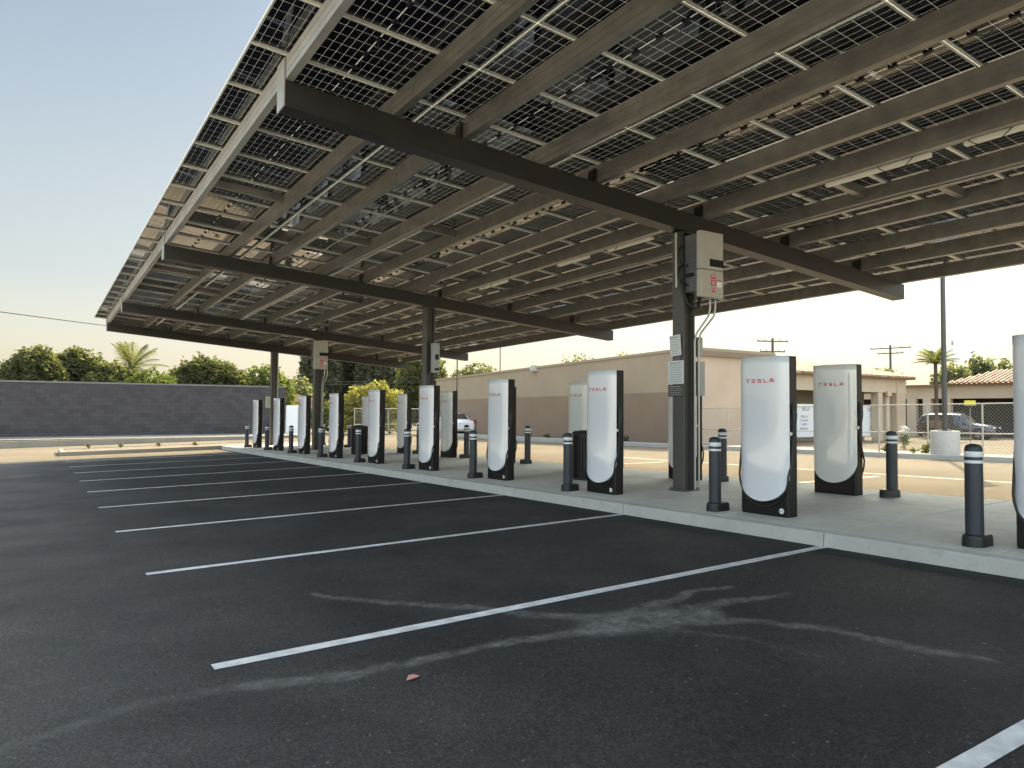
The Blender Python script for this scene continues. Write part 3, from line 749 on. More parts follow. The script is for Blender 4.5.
for j, dx in enumerate((.10, .2)):
    y = CYS[3]-.13; z0 = iz(CX, y); x1_ = CX+.09+dx*.5
    pts = [(CX+.08+dx, y-.15, 1.44), (CX+.08+dx, y-.15, 1.25), (CX+.05+dx, y-.1, 1.05), (x1_, y, .9), (x1_, y, z0)]
    conduit(pts, .02, ('left' if j == 0 else 'right')+' one of the two pale conduits running down the far inverter column', group='conduits below the far inverter')
y = CYS[1]
conduit([(CX-.15, y-.12, cz(CX, y)-.02), (CX-.16, y-.13, 2.2), (CX-.16, y-.14, 2.0), (CX-.18, y-.16, 1.85), (CX-.13, y-.2, 1.68), (CX-.05, y-.25, 1.60), (CX+.04, y-.28, 1.62), (CX+.07, y-.28, 1.78)], .028, 'black flexible conduit looping from the beam to the underside of the nearest inverter', 'flexible conduit', 'rubber', 'flexible_conduit')
conduit([(CX-.19, y-.02, cz(CX, y)-.02), (CX-.19, y-.03, 1.95)], .02, 'grey upright pipe left of the nearest inverter below the beam', 'conduit')
for q in range(2):
    conduit([(CX-.13, y-.13, 2.62-.3*q), (CX-.24, y-.15, 2.55-.3*q), (CX-.30, y-.17, 2.42-.3*q), (CX-.26, y-.2, 2.30-.3*q), (CX-.12, y-.22, 2.26-.3*q)], .014, ['upper', 'lower'][q]+' black cable looping into the left side of the nearest inverter', 'cable', 'rubber', 'cable', 'cables entering the near inverter')
# column boxes
def wallbox(name, loc, sx, sy, sz, m, label, cat, extra=None):
    t = thing(name, loc, label, cat); mb = MB(); mb.box(-sx/2, sx/2, -sy/2, sy/2, 0, sz); mb.build('cabinet', M[m], t, bevel=.006)
    mb = MB(); mb.box(-sx/2+.012, sx/2-.012, -sy/2-.006, -sy/2-.0005, .012, sz-.012); mb.build('door', M[m], t, bevel=.002)
    if extra: extra(t)
    return t
wallbox('switch_box', (CX+.27, y-.05, .87), .10, .12, .31, 'boxgrey', 'small grey switch box on the nearest column above the larger one', 'switch box')
wallbox('switch_box', (CX+.31, y-.03, .24), .15, .13, .55, 'boxgrey', 'larger grey switch box low on the nearest column', 'switch box')
def ex(t):
    mb = MB(); mb.box(-.05, .05, -.105, -.0965, .34, .48); mb.box(-.06, .06, -.105, -.0965, .06, .12); mb.build('handle', M['black'], t)
wallbox('switch_box', (CX+.10, CYS[2]-.2, .95), .17, .18, .78, 'boxgrey', 'tall narrow control box with black handles high on the second column', 'switch box', ex)
wallbox('switch_box', (CX-.22, CYS[4]-.0, .0), .18, .16, .5, 'invgrey', 'beige electrical box left of the last column before the block wall', 'switch box')
conduit([(CX+.14, CYS[4]-.1, cz(CX, CYS[4])-.02), (CX+.14, CYS[4]-.1, iz(CX, CYS[4]))], .022, 'pale conduit running down the last column before the block wall')
def sign(name, loc, w_, h_, rows, label, dark=False, rot=0, tilt=0):
    t = thing(name, loc, label, 'sign', rz=rot)
    mb = MB(); mb.box(-.006, 0, -w_/2, w_/2, 0, h_); p = mb.build('plate', M['signd' if dark else 'signw'], t); p.rotation_euler = (tilt, 0, 0)
    mb = MB(); rr = random.Random(3)
    for k in range(rows):
        z = h_*(1-(k+1)/(rows+1)); x = -w_*.40; th = h_*.012 if k > 0 else h_*.022
        lim = w_*(.40 if k % 3 else .30)
        while x < lim:
            l = rr.uniform(.03, .09)*w_; mb.box(-.0075, -.0065, -min(x+l, lim), -x, z-th, z+th); x += l+.03*w_
    mb.build('lettering', M['white' if dark else 'ink'], p); return t
sx_ = CX-.152
sign('notice_sign', (sx_, y+.02, .87), .235, .33, 8, 'tilted white notice with small print, upper of the signs on the nearest column', tilt=-.07)
sign('notice_sign', (sx_-.01, y+.01, .42), .33, .37, 9, 'larger white notice with small print, below the tilted one on the nearest column')
sign('notice_sign', (sx_-.01, y+.01, .22), .33, .19, 5, 'dark plate with pale small print, lowest sign on the nearest column', dark=True)
mb = MB(); mb.box(-.018, 0, -.06, .06, .25, 1.15, 0); o = mb.build('sign_backing', M['invdark'], None, (CX-.126, y, 0)); tag(o, 'dark flat bar behind the notices on the nearest column', 'bracket')

# ------------------------------------------------------------------ block wall
t = thing('block_wall', (0, BWY, gz(0, BWY)), 'long grey-purple block wall at the far left end of the lot', 'wall')
mb = MB(); z1 = 2.97+.2; mb.box(-60, 12.6, 0, .2, -.3, z1); mb.build('wall_face', M['block'], t)
mb = MB(); mb.box(-60, 12.63, -.03, .23, z1, z1+.09); mb.build('coping', M['cap'], t)

# ------------------------------------------------------------------ buildings
# A: long tan building
AX, AY0, AY1 = 23.4, 21.8, 45.5
def ztop(y): return 2.72-.0262*(y-AY0)
zg = gz(23, 30)-.4
t = thing('store_building', (AX, AY0, 0), 'long windowless tan building with a darker brown lower band, behind the chargers', 'building')
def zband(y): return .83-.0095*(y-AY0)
mb = MB()
L = AY1-AY0
mb.box(0, 5.4, 0, L, 0, 1, 0, lambda x, y, q: (x, y, (ztop(y+AY0)-.12 if q else zband(y+AY0)+.0)))
mb.build('wall', [M['stucco']], t)
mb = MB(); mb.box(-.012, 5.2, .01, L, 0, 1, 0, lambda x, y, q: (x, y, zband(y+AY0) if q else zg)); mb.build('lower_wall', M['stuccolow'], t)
mb = MB(); mb.box(.015, 5.2, -.05, -.001, zg, ztop(AY0)-.3); mb.build('end_wall', M['pink'], t)
mb = MB(); mb.box(-.05, 5.45, -.12, L+.05, 0, 1, 0, lambda x, y, q: (x, y, ztop(y+AY0)-(0 if q else .119))); mb.build('parapet_cap', M['stucco'], t)
mb = MB(); mb.box(.06, 5.5, -.2, -.051, ztop(AY0)-.36, ztop(AY0)-.125); mb.build('fascia', M['browncap'], t)
wl = thing('wall_lamp', (AX, 33.4, 2.18), 'small box lamp high on the long tan building wall', 'wall lamp')
mb = MB(); mb.prism([(-.28, 0), (0, -.05), (0, .3), (-.2, .3)], -.2, .2, 'y'); mb.build('housing', M['invgrey'], wl)
mb = MB(); mb.box(-.22, -.04, -.16, .16, -.05, -.03); mb.build('lens', M['lens'], wl)

def tiles(mb, x0, x1, zlo, zhi, run, y0, mi=0, pitch=.32, dirx=True, hipl=0, hipr=0):
    # barrel tile rows running up the slope; facade along x, slope goes +y
    n = int((x1-x0)/pitch)
    for k in range(n+1):
        c = x0+pitch*k
        tt = 1.0
        if hipl and c-x0 < hipl: tt = (c-x0)/hipl
        if hipr and x1-c < hipr: tt = min(tt, (x1-c)/hipr)
        if tt < .05: continue
        rows = []
        for q in (0, 1):
            yy = y0+run*q*tt; z = zlo+(zhi-zlo)*q*tt
            rows.append([(c+.11*math.cos(a), yy, z+.09*math.sin(a)) for a in [math.pi*i/5 for i in range(6)]])
        mb.grid(rows, mi, True); mb.face(rows[0], mi)
# B: tiled arcade building
BY = 27.0; BX0, BX1 = 40.0, 49.7; zgb = gz(40, 27)
t = thing('shop_building', (BX0, BY, 0), 'cream single-storey shop building with clay tile eave and brick corner pier', 'building')
E_, Rg = 2.30, 3.15; LB = BX1-BX0
mb = MB(); mb.box(-8, LB-1.2, 2.2, 7, zgb-.5, E_+.1); mb.build('wall', M['olive'], t)
mb = MB(); mb.box(-8, LB, -.1, .25, E_-1.02, E_-.12); mb.box(LB-.36, LB, .251, 7, E_-1.02, E_-.12); mb.build('fascia', M['tan'], t)
mb = MB(); mb.box(-8, LB+.5, -.5, 2.2, E_-.119, E_-.02); mb.build('soffit', M['browncap'], t)
rf = MB(); z0, z1 = E_-.019, E_+.9
rf.face([(-8, -.6, z0), (LB+.6, -.6, z0), (LB-2.4, 2.6, z1), (-8, 2.6, z1)]); rf.face([(LB+.6, -.6, z0), (LB+.6, 7, z0), (LB-2.4, 7, z1), (LB-2.4, 2.6, z1)]); rf.face([(-8, 2.6, z1), (LB-2.4, 2.6, z1), (LB-2.4, 7, z1), (-8, 7, z1)])
tiles(rf, -8, LB+.6, z0+.02, z1+.02, 3.2, -.62, hipr=3.0)
rf.build('roof', M['tile'], t)
for xx in (1.5, 6.4):
    mb = MB(); mb.box(xx, xx+.5, -.06, .45, zgb-.4, E_-1.0); mb.build('pillar', M['tan'], t)
mb = MB(); mb.box(LB-2.3, LB-1.9, -.03, .4, zgb-.4, E_-1.0); mb.build('pillar', M['tan'], t)
pr = MB(); pr.box(LB-1.25, LB-.15, -.14, .7, zgb-.4, E_-.3); p = pr.build('brick_pier', M['brick'], t)
mb = MB()
for k in range(14): mb.box(LB-1.256, LB-.144, -.146, .706, zgb+.2+.22*k, zgb+.21+.22*k)
mb.build('pier_course', M['browncap'], p)
mb = MB(); mb.box(LB-2.5, LB-2.0, -.25, -.1, E_-1.25, E_-.95); mb.build('lantern', M['tan'], t)
mb = MB(); mb.box(-8, LB-1.3, 2.15, 2.195, zgb, zgb+1.0); mb.build('dado', M['stuccolow'], t)
def banner(px0, px1, py0, py1, lines, label, d):
    x0, _ = at(px0, d); yy = BY+.5
    a0 = R(YAW)+math.atan((px0-512)/F_PX); a1 = R(YAW)+math.atan((px1-512)/F_PX)
    X0, X1 = yy*math.tan(a0), yy*math.tan(a1); dd = yy/math.cos((a0+a1)/2); pm = (px0+px1)/2
    zt, zb_ = zat(pm, py0, dd), zat(pm, py1, dd)
    t = thing('banner_sign', ((X0+X1)/2, yy, zb_), label, 'banner'); hw = (X1-X0)/2; hh = zt-zb_
    mb = MB(); mb.box(-hw, hw, 0, .03, 0, hh); mb.build('sheet', M['white'], t)
    mb = MB(); mb.box(hw+.001, hw+.09, -.01, .04, -.05, hh+.05); mb.box(-hw-.09, -hw-.001, -.01, .04, -.05, hh+.05); mb.build('frame', M['dark'], t)
    for s, size, ux, uz in lines:
        me = text_mesh(s, size, .004); me.materials.append(M['ink']); o = D.objects.new('lettering', me); COL.objects.link(o); o.parent = t
        o.rotation_euler = (R(90), 0, 0); o.location = (ux*hw, -.006, uz*hh)
banner(796, 813.5, 404, 437, [('BELA', .34, .1, .85), ('GRILL &', .2, -.1, .62), ('COCINA', .2, -.1, .5), ('OPEN', .2, -.1, .38), ('ESPECIAL', .2, -.1, .25)], 'white printed banner between the two nearest chargers', 31)
banner(862, 876, 406, 436, [('TANT', .42, .35, .86), ('NT', .42, .5, .68), (')', .4, .1, .3)], 'white banner just right of the pale rear charger', 31)
# C: far arcade on the right
CXx = 60.0
zgc = gz(60, 30)
t = thing('arcade_building', (CXx, 14, 0), 'low tan arcade with clay tile roof and dark openings behind the parked grey SUV', 'building')
E_, Rg = 2.22, 3.2
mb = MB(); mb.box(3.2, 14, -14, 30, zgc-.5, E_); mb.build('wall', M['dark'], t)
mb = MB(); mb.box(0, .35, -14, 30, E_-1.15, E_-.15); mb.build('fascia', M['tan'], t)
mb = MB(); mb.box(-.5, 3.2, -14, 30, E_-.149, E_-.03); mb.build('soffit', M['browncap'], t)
rf = MB(); ys_ = (-14, 15.2)
rf.face([(-.7, -14, E_-.029), (-.7, 15.2, E_-.029), (3.2, 13, Rg+.1), (3.2, -14, Rg+.1)]); rf.face([(-.7, 15.2, E_-.029), (10, 15.2, E_-.029), (10, 13, Rg+.1), (3.2, 13, Rg+.1)]); rf.face([(3.2, -14, Rg+.1), (3.2, 13, Rg+.1), (10, 13, Rg+.1), (10, -14, Rg+.1)])
q = MB(); tiles(q, 14, 43.2, E_, Rg+.12, 3.9, -.72, pitch=.36, hipr=2.2); q.v = [(y_, x_-28, z_) for x_, y_, z_ in q.v]
n0 = len(rf.v); rf.v += q.v; rf.f += [tuple(n0+i for i in f) for f in q.f]; rf.mi += q.mi; rf.sm += q.sm
rf.build('roof', M['tile'], t)
for (p0, p1) in ((907, 916), (923, 931), (944, 950.5), (1016, 1024)):
    a0 = R(YAW)+math.atan((p0-512)/F_PX); a1 = R(YAW)+math.atan((p1-512)/F_PX)
    mb = MB(); mb.box(-.03, .4, CXx/math.tan(a1)-14, CXx/math.tan(a0)-14, zgc-.4, E_-1.1); mb.build('pillar', M['tan'], t)
mb = MB()
for k in range(14): mb.box(3.15, 3.19, -12+k*1.4, -11.7+k*1.4, zgc, E_-1.2)
mb.build('door_frame', M['signd'], t)
# D: house with red tile roof behind the block wall
hx, hy = at(303, 62); zt = zat(303, 389, 62)
t = thing('house', (hx, hy, gz(hx, hy)), 'cream house with a salmon tile roof beyond the end of the block wall', 'house')
mb = MB(); mb.box(-3.2, 1.0, 0, 7, -.3, 2.3); mb.build('wall', M['tan'], t)
mb = MB(); zr = zt-gz(hx, hy); mb.prism([(-3.8, 2.28), (1.3, 2.2), (1.3, 2.4), (-2.4, zr), (-3.8, zr-.1)], -.4, 7.4, 'y'); mb.build('roof', M['tile2'], t)
# utility cabinet
ux, uy = at(293.5, 46); 
t = thing('utility_cabinet', (ux, uy, gz(ux, uy)), 'white cabinet with green stripe beyond the end of the block wall', 'cabinet', rz=-.3)
mb = MB(); mb.box(-.42, .3, 0, .8, 0, 1.85); mb.build('body', M['white'], t, bevel=.02)
mb = MB(); mb.box(.301, .42, .0, .8, 0, 1.75); mb.build('side_stripe', M['green'], t)
mb = MB(); mb.box(-.38, .26, -.012, -.001, .1, 1.75); mb.build('door', M['white'], t)

# ------------------------------------------------------------------ trees and plants
def leaves(mb, c, r, n, size, mi=0, squash=1, hollow=.55, seed=0, up=.25):
    rr = random.Random(seed); cx, cy, cz_ = c; rx, ry, rz_ = r
    for _ in range(n):
        while True:
            v = Vector((rr.uniform(-1, 1), rr.uniform(-1, 1), rr.uniform(-1, 1)))
            l = v.length
            if .05 < l < 1: break
        k = hollow+(1-hollow)*rr.random(); k = k**.7
        u = v/l
        bump_ = 1+.38*noise.noise(u*2.3+Vector((seed*3.1, 0, 0)))+.22*noise.noise(u*6+Vector((0, seed*1.7, 0)))
        p = Vector((cx+u.x*rx*k*bump_, cy+u.y*ry*k*bump_, cz_+u.z*rz_*k*bump_))
        if noise.noise(p*(1.1/max(.5, min(rx, rz_)))*2.2) < -.22 and k > .6: continue
        a = Vector((rr.uniform(-1, 1), rr.uniform(-1, 1), rr.uniform(-.6, .6))).normalized()
        b = a.cross(Vector((rr.uniform(-1, 1), rr.uniform(-1, 1), rr.uniform(-1, 1)))).normalized()
        s = size*rr.uniform(.6, 1.4); a *= s; b *= s*.55
        mb.face([p-a, p+b*.9, p+a, p-b], mi)
def branch_tree(name, x, y, h, blobs, leafm, label, size=.16, n=900, trunk=.16, group=None, seed=1, cat='tree', z=None):
    zz = gz(x, y) if z is None else z; t = thing(name, (x, y, zz), label, cat, group)
    rr = random.Random(seed)
    mb = MB(); mb.tube([(0, 0, -.2), (.05, .03, h*.25), (-.05, 0, h*.5)], [trunk, trunk*.8, trunk*.6], 8)
    for (bx_, by_, bz_, rx, ry, rz_) in blobs:
        p0 = Vector((-.02, 0, h*rr.uniform(.25, .5))); p1 = Vector((bx_, by_, bz_)); m_ = (p0+p1)/2+Vector((0, 0, .15*h*rr.random()))
        mb.tube([p0, m_, p1], [trunk*.5, trunk*.3, trunk*.08], 6)
        for _ in range(4):
            q = p1+Vector((rr.uniform(-1, 1)*rx, rr.uniform(-1, 1)*ry, rr.uniform(-.3, 1)*rz_))*.8; mb.tube([m_, (m_+q)/2+Vector((0, 0, .1)), q], [trunk*.2, trunk*.12, trunk*.03], 5)
    mb.build('trunk', M['bark'], t)
    cr = MB()
    for i, (bx_, by_, bz_, rx, ry, rz_) in enumerate(blobs): leaves(cr, (bx_, by_, bz_), (rx, ry, rz_), int(n*max(.5, rx*rz_/1.5)), size, seed=seed*13+i)
    cr.build('crown', leafm, t); return t
def tree_px(name, px0, px1, ptop, d, leafm, label, size=.16, n=900, group=None, seed=1, zlow=.8, sub=5, cat='tree', trunk=.16):
    pm = (px0+px1)/2; x, y = at(pm, d); zz = gz(x, y); z1 = zat(pm, ptop, d)-zz
    cosf = math.cos(math.atan((pm-512)/F_PX)); hw = (px1-px0)/2/F_PX*d*cosf
    a = R(YAW)+math.atan((pm-512)/F_PX); rx, ry = math.cos(a), -math.sin(a)
    rr = random.Random(seed); bl = []; hgt = (z1-zlow)
    for i in range(sub):
        u = (i+.5)/sub*2-1; rad = hw/sub*2.1
        top = z1*(1-.22*u*u)-rr.uniform(0, .10)*hgt
        rv = min(hgt*.5, max(rad*.8, hgt*.36))
        dd = rr.uniform(-.5, .5)*rad
        bl.append((rx*u*hw*.78+math.sin(a)*dd, ry*u*hw*.78+math.cos(a)*dd, top-rv, rad, rad, rv))
        bl.append((rx*(u*hw*.85)+math.sin(a)*-dd, ry*(u*hw*.85)-math.cos(a)*dd, zlow+hgt*.28, rad*.9, rad*.9, hgt*.33))
    return branch_tree(name, x, y, z1, bl, leafm, label, size, n, trunk, group, seed, cat)
tg = 'trees rising behind the block wall'
tree_px('leafy_tree', -50, 10, 354, 54, M['leafgrey'], 'greyish tree cut by the left edge of the photo above the block wall', .14, 700, tg, 2, 2.3)
tree_px('leafy_tree', 2, 66, 344, 50, M['leaf'], 'dense olive tree above the left part of the block wall', .12, 2600, tg, 3, 1.9, 6)
tree_px('leafy_tree', 46, 114, 345, 51, M['leaf'], 'dense olive tree in the middle of the clump above the block wall', .12, 2600, tg, 4, 1.9, 6)
tree_px('leafy_tree', 30, 92, 349, 54, M['leafmix'], 'lighter olive tree filling the gap in the clump above the block wall', .12, 2400, tg, 41, 1.9, 6)
tree_px('leafy_tree', 88, 140, 357, 50, M['leafmix'], 'lower mixed tree left of the palm above the block wall', .12, 2200, tg, 5, 1.9, 4)
tree_px('leafy_tree', 126, 172, 366, 49, M['leafbright'], 'low bright green shrub tree right of the palm above the block wall', .11, 2000, tg, 6, 1.9, 3)
tree_px('leafy_tree', 168, 248, 354, 55, M['leaf'], 'round dense tree alone above the block wall', .12, 2800, tg, 8, 1.9, 6)
tree_px('leafy_tree', 238, 292, 364, 56, M['leafbright'], 'light green tree behind the last canopy column', .12, 1800, tg, 9, 1.6, 4)
tree_px('leafy_tree', 276, 318, 376, 75, M['leafgrey'], 'distant hazy tree above the house with the salmon roof', .2, 500, tg, 10, 2.0, 3)
tree_px('leafy_tree', 284, 299, 403, 58, M['leafyellow'], 'small yellow-green tree in front of the salmon-roofed house', .1, 500, None, 21, 1.0, 2, trunk=.07)
tg = 'tall dark trees far behind the canopy'
for i, (a_, b_, tp, dd) in enumerate(((302, 338, 340, 92), (330, 368, 325, 96), (358, 396, 322, 93), (386, 416, 335, 97))):
    tree_px('tall_tree', a_, b_, tp-14, dd, M['leafdark'], ['tall dark tree at the left of the dark clump, beside the salmon-roofed house', 'tall dark tree behind the inverter column', 'tall dark tree straight above the yellow bush', 'tall dark tree at the right of the dark clump'][i], .3, 1500, tg, 30+i, .8, 4, trunk=.3)
tree_px('leafy_tree', 398, 446, 344, 62, M['leafmix'], 'olive tree behind the second canopy column, beside the end of the tan building', .14, 1900, None, 12, .6, 4)
tree_px('flowering_bush', 344, 402, 380, 50, M['leafyellow'], 'bright yellow-green bush left of the second canopy column', .11, 2200, None, 13, .3, 4, 'bush', .08)
tree_px('leafy_bush', 312, 350, 398, 52, M['leafmix'], 'green bush low behind the inverter column', .11, 1600, None, 14, .2, 3, 'bush', .06)
tg = 'treetops above the roofs'
tree_px('leafy_tree', 566, 592, 347, 60, M['leafgrey'], 'small treetop above the middle of the tan building roof', .14, 380, tg, 15, 3.8, 2)
tree_px('leafy_tree', 455, 500, 361, 85, M['leaf'], 'distant treetop left above the tan building', .2, 400, tg, 16, 4.2, 3)
tree_px('leafy_tree', 606, 640, 350, 80, M['leafgrey'], 'faint treetop right above the tan building roof', .16, 220, tg, 17, 5.2, 3)
tree_px('leafy_tree', 868, 895, 362, 90, M['leafgrey'], 'distant tree behind the tile roof at the utility pole', .22, 400, tg, 18, 2, 2)
for i, (a_, b_, tp) in enumerate(((936, 972, 361), (962, 995, 351), (986, 1022, 358), (1012, 1050, 356))):
    tree_px('leafy_tree', a_, b_, tp, 92+i*3, M['leafgrey'], ['grey-green tree behind the lamp pole above the arcade roof', 'highest grey-green tree above the arcade roof', 'grey-green tree right of the highest above the arcade roof', 'tree at the right frame edge above the arcade roof'][i], .24, 480, tg, 19+i, 2.5, 3)
def palm(px, ptop, d, label, rad=1.6, fr=22, seed=1, m='leafbright'):
    x, y = at(px, d); zz = gz(x, y); h = zat(px, ptop, d)-zz-rad*.55
    t = thing('palm_tree', (x, y, zz), label, 'palm tree'); rr = random.Random(seed)
    mb = MB(); mb.tube([(0, 0, -.2), (.08, 0, h*.5), (0, 0, h)], [.17, .13, .12], 8); mb.build('trunk', M['bark'], t)
    mb = MB()
    for k in range(fr):
        a = 2*math.pi*k/fr+rr.uniform(-.2, .2); up = rr.uniform(.0, 1.5); pts = []
        for i in range(9):
            s = i/8; pts.append(Vector((math.cos(a)*rad*s*math.cos(up*.8), math.sin(a)*rad*s*math.cos(up*.8), h+rad*(math.sin(up)*s*1.15-.42*s*s))))
        sd_ = Vector((-math.sin(a), math.cos(a), 0))
        for i in range(8):
            for q in range(3):
                p = pts[i].lerp(pts[i+1], q/3); dr = (pts[i+1]-pts[i]).normalized(); ll = rad*.26*math.sin(math.pi*(.12+.85*(i+q/3)/8))
                for sgn in (-1, 1):
                    e = p+sd_*sgn*ll+dr*ll*.6+Vector((0, 0, -.35*ll)); mb.face([p, p+dr*.05, e])
        mb.tube(pts, .015, 4)
    mb.build('crown', M[m], t); return t
palm(131, 349, 53, 'light green palm rising out of the clump above the block wall', 2.4, 26, 5, 'leafmix')
palm(936, 351, 58, 'palm tree left of the lamp pole in front of the arcade roof', 1.6, 26, 6, 'leafmix')
# small shrubs
def shrub(x, y, z, r, m, label, group, seed, n=110):
    t = thing('shrub', (x, y, z), label, 'shrub', group)
    mb = MB(); leaves(mb, (0, 0, r*.75), (r, r, r*.8), n, r*.28, seed=seed, hollow=.2); mb.build('foliage', M[m], t)
    mb = MB(); mb.tube([(0, 0, -.05), (0, 0, r*.6)], .015, 5); mb.build('stem', M['bark'], t); return t
words = ['first', 'second', 'third', 'fourth', 'fifth', 'sixth', 'seventh', 'eighth']
for i, px in enumerate((6, 51, 92, 131)):
    a = R(YAW)+math.atan((px-512)/F_PX); y_ = 42.6
    shrub(y_*math.tan(a), y_, gz(0, 42)+.15, .16, 'leafdark', words[i]+' small dark shrub from the left, foot of block wall', 'shrubs at the foot of the block wall', 50+i)
for i, px in enumerate((90, 122, 160, 196)):
    a = R(YAW)+math.atan((px-512)/F_PX); y_ = 35.2
    shrub(y_*math.tan(a), y_, gz(5, 35)+.13, .12, 'leafdark', words[i]+' small dark shrub from the left in the raised end bed', 'shrubs in the raised end bed', 60+i)
for i, px in enumerate((530, 548, 566, 576, 587, 600, 612, 626)):
    a = R(YAW)+math.atan((px-512)/F_PX); x_ = 22.7
    shrub(x_, x_/math.tan(a), gz(20, x_/math.tan(a))+.13, .2, 'leafdark', words[i]+' low shrub from the left in the strip before the tan building', 'shrubs in the strip before the tan building', 70+i)
for i, (px, r) in enumerate(((925, .2), (937, .13), (913, .12), (886, .14))):
    a = R(YAW)+math.atan((px-512)/F_PX); x_ = 22.35
    shrub(x_, x_/math.tan(a), gz(20, x_/math.tan(a))+.13, r, 'leafgrey', ['pale tuft of a shrub just left of the concrete lamp base', 'tiny shrub touching the concrete lamp base', 'small shrub behind the far-side bollard', 'small shrub left of the far-side bollard at the fence'][i], 'shrubs by the chain-link fence', 80+i)
x_, y_ = at(904, 40); bz_ = gz(x_, y_)
t = thing('flowering_shrub', (x_, y_, bz_), 'upright shrub with white blossom behind the nearest far-side bollard', 'shrub')
mb = MB(); leaves(mb, (0, 0, .45), (.25, .25, .45), 200, .08, seed=5, hollow=.2); mb.build('foliage', M['leafgrey'], t)
mb = MB(); leaves(mb, (0, 0, .9), (.2, .2, .3), 160, .05, seed=6, hollow=.3); mb.build('blossom', M['white'], t)

# ------------------------------------------------------------------ fences
def chain_fence(x, y0, y1, H_, label, sp=1.53, zf=None, along='y', cell=.10, wr=.004):
    zf = zf or (lambda a: gz(20, a)+.13)
    t = thing('chain_link_fence', (x, y0, 0) if along == 'y' else (y0, x, 0), label, 'fence')
    L = y1-y0; P = (lambda a, z: (0, a, z)) if along == 'y' else (lambda a, z: (a, 0, z))
    n = int(round(L/sp))
    for k in range(n+1):
        a = L*k/n; mb = MB(); z0 = zf(y0+a); mb.tube([P(a, z0-.1), P(a, z0+H_+.02)], .026, 8); mb.build('post', M['fence'], t)
    for hh in (H_, .62*H_/1.48):
        mb = MB(); mb.tube([P(L*k/8, zf(y0+L*k/8)+hh) for k in range(9)], .02, 6); mb.build('rail', M['fence'], t)
    mb = MB(); m_ = int((L+H_)/cell); w_ = wr
    for k in range(m_):
        for sgn in (1, -1):
            a0 = k*cell-H_ if sgn == 1 else k*cell; 
            s0, s1 = 0.0, H_
            if sgn == 1:
                lo = max(0, -a0); hi = min(H_, L-a0)
                pa, pb = (a0+lo, lo), (a0+hi, hi)
            else:
                lo = max(0, a0-L); hi = min(H_, a0); pa, pb = (a0-lo, lo), (a0-hi, hi)
            if hi <= lo: continue
            A = Vector(P(pa[0], zf(y0+pa[0])+.03+pa[1]*.97)); B = Vector(P(pb[0], zf(y0+pb[0])+.03+pb[1]*.97))
            off = sgn*.002
            o_ = Vector((w_, 0, 0)) if along == 'y' else Vector((0, w_, 0)); u_ = Vector((0, 0, w_))
            mb.face([A+o_, B+o_, B-o_, A-o_]); mb.face([A+u_, B+u_, B-u_, A-u_])
    mb.build('wire_mesh', M['fence'], t); return t
chain_fence(22.75, 4.0, 20.86, 1.48, 'chain-link fence with rails along the far side of the drive at the right')
xf0, yf0 = at(352, 47); xf1, yf1 = at(440, 47)
chain_fence(43.0, 16.5, 23.2, 1.7, 'distant chain-link fence in front of the yellow bush', 2.2, lambda a: gz(12, 43), 'x', .16, .004)

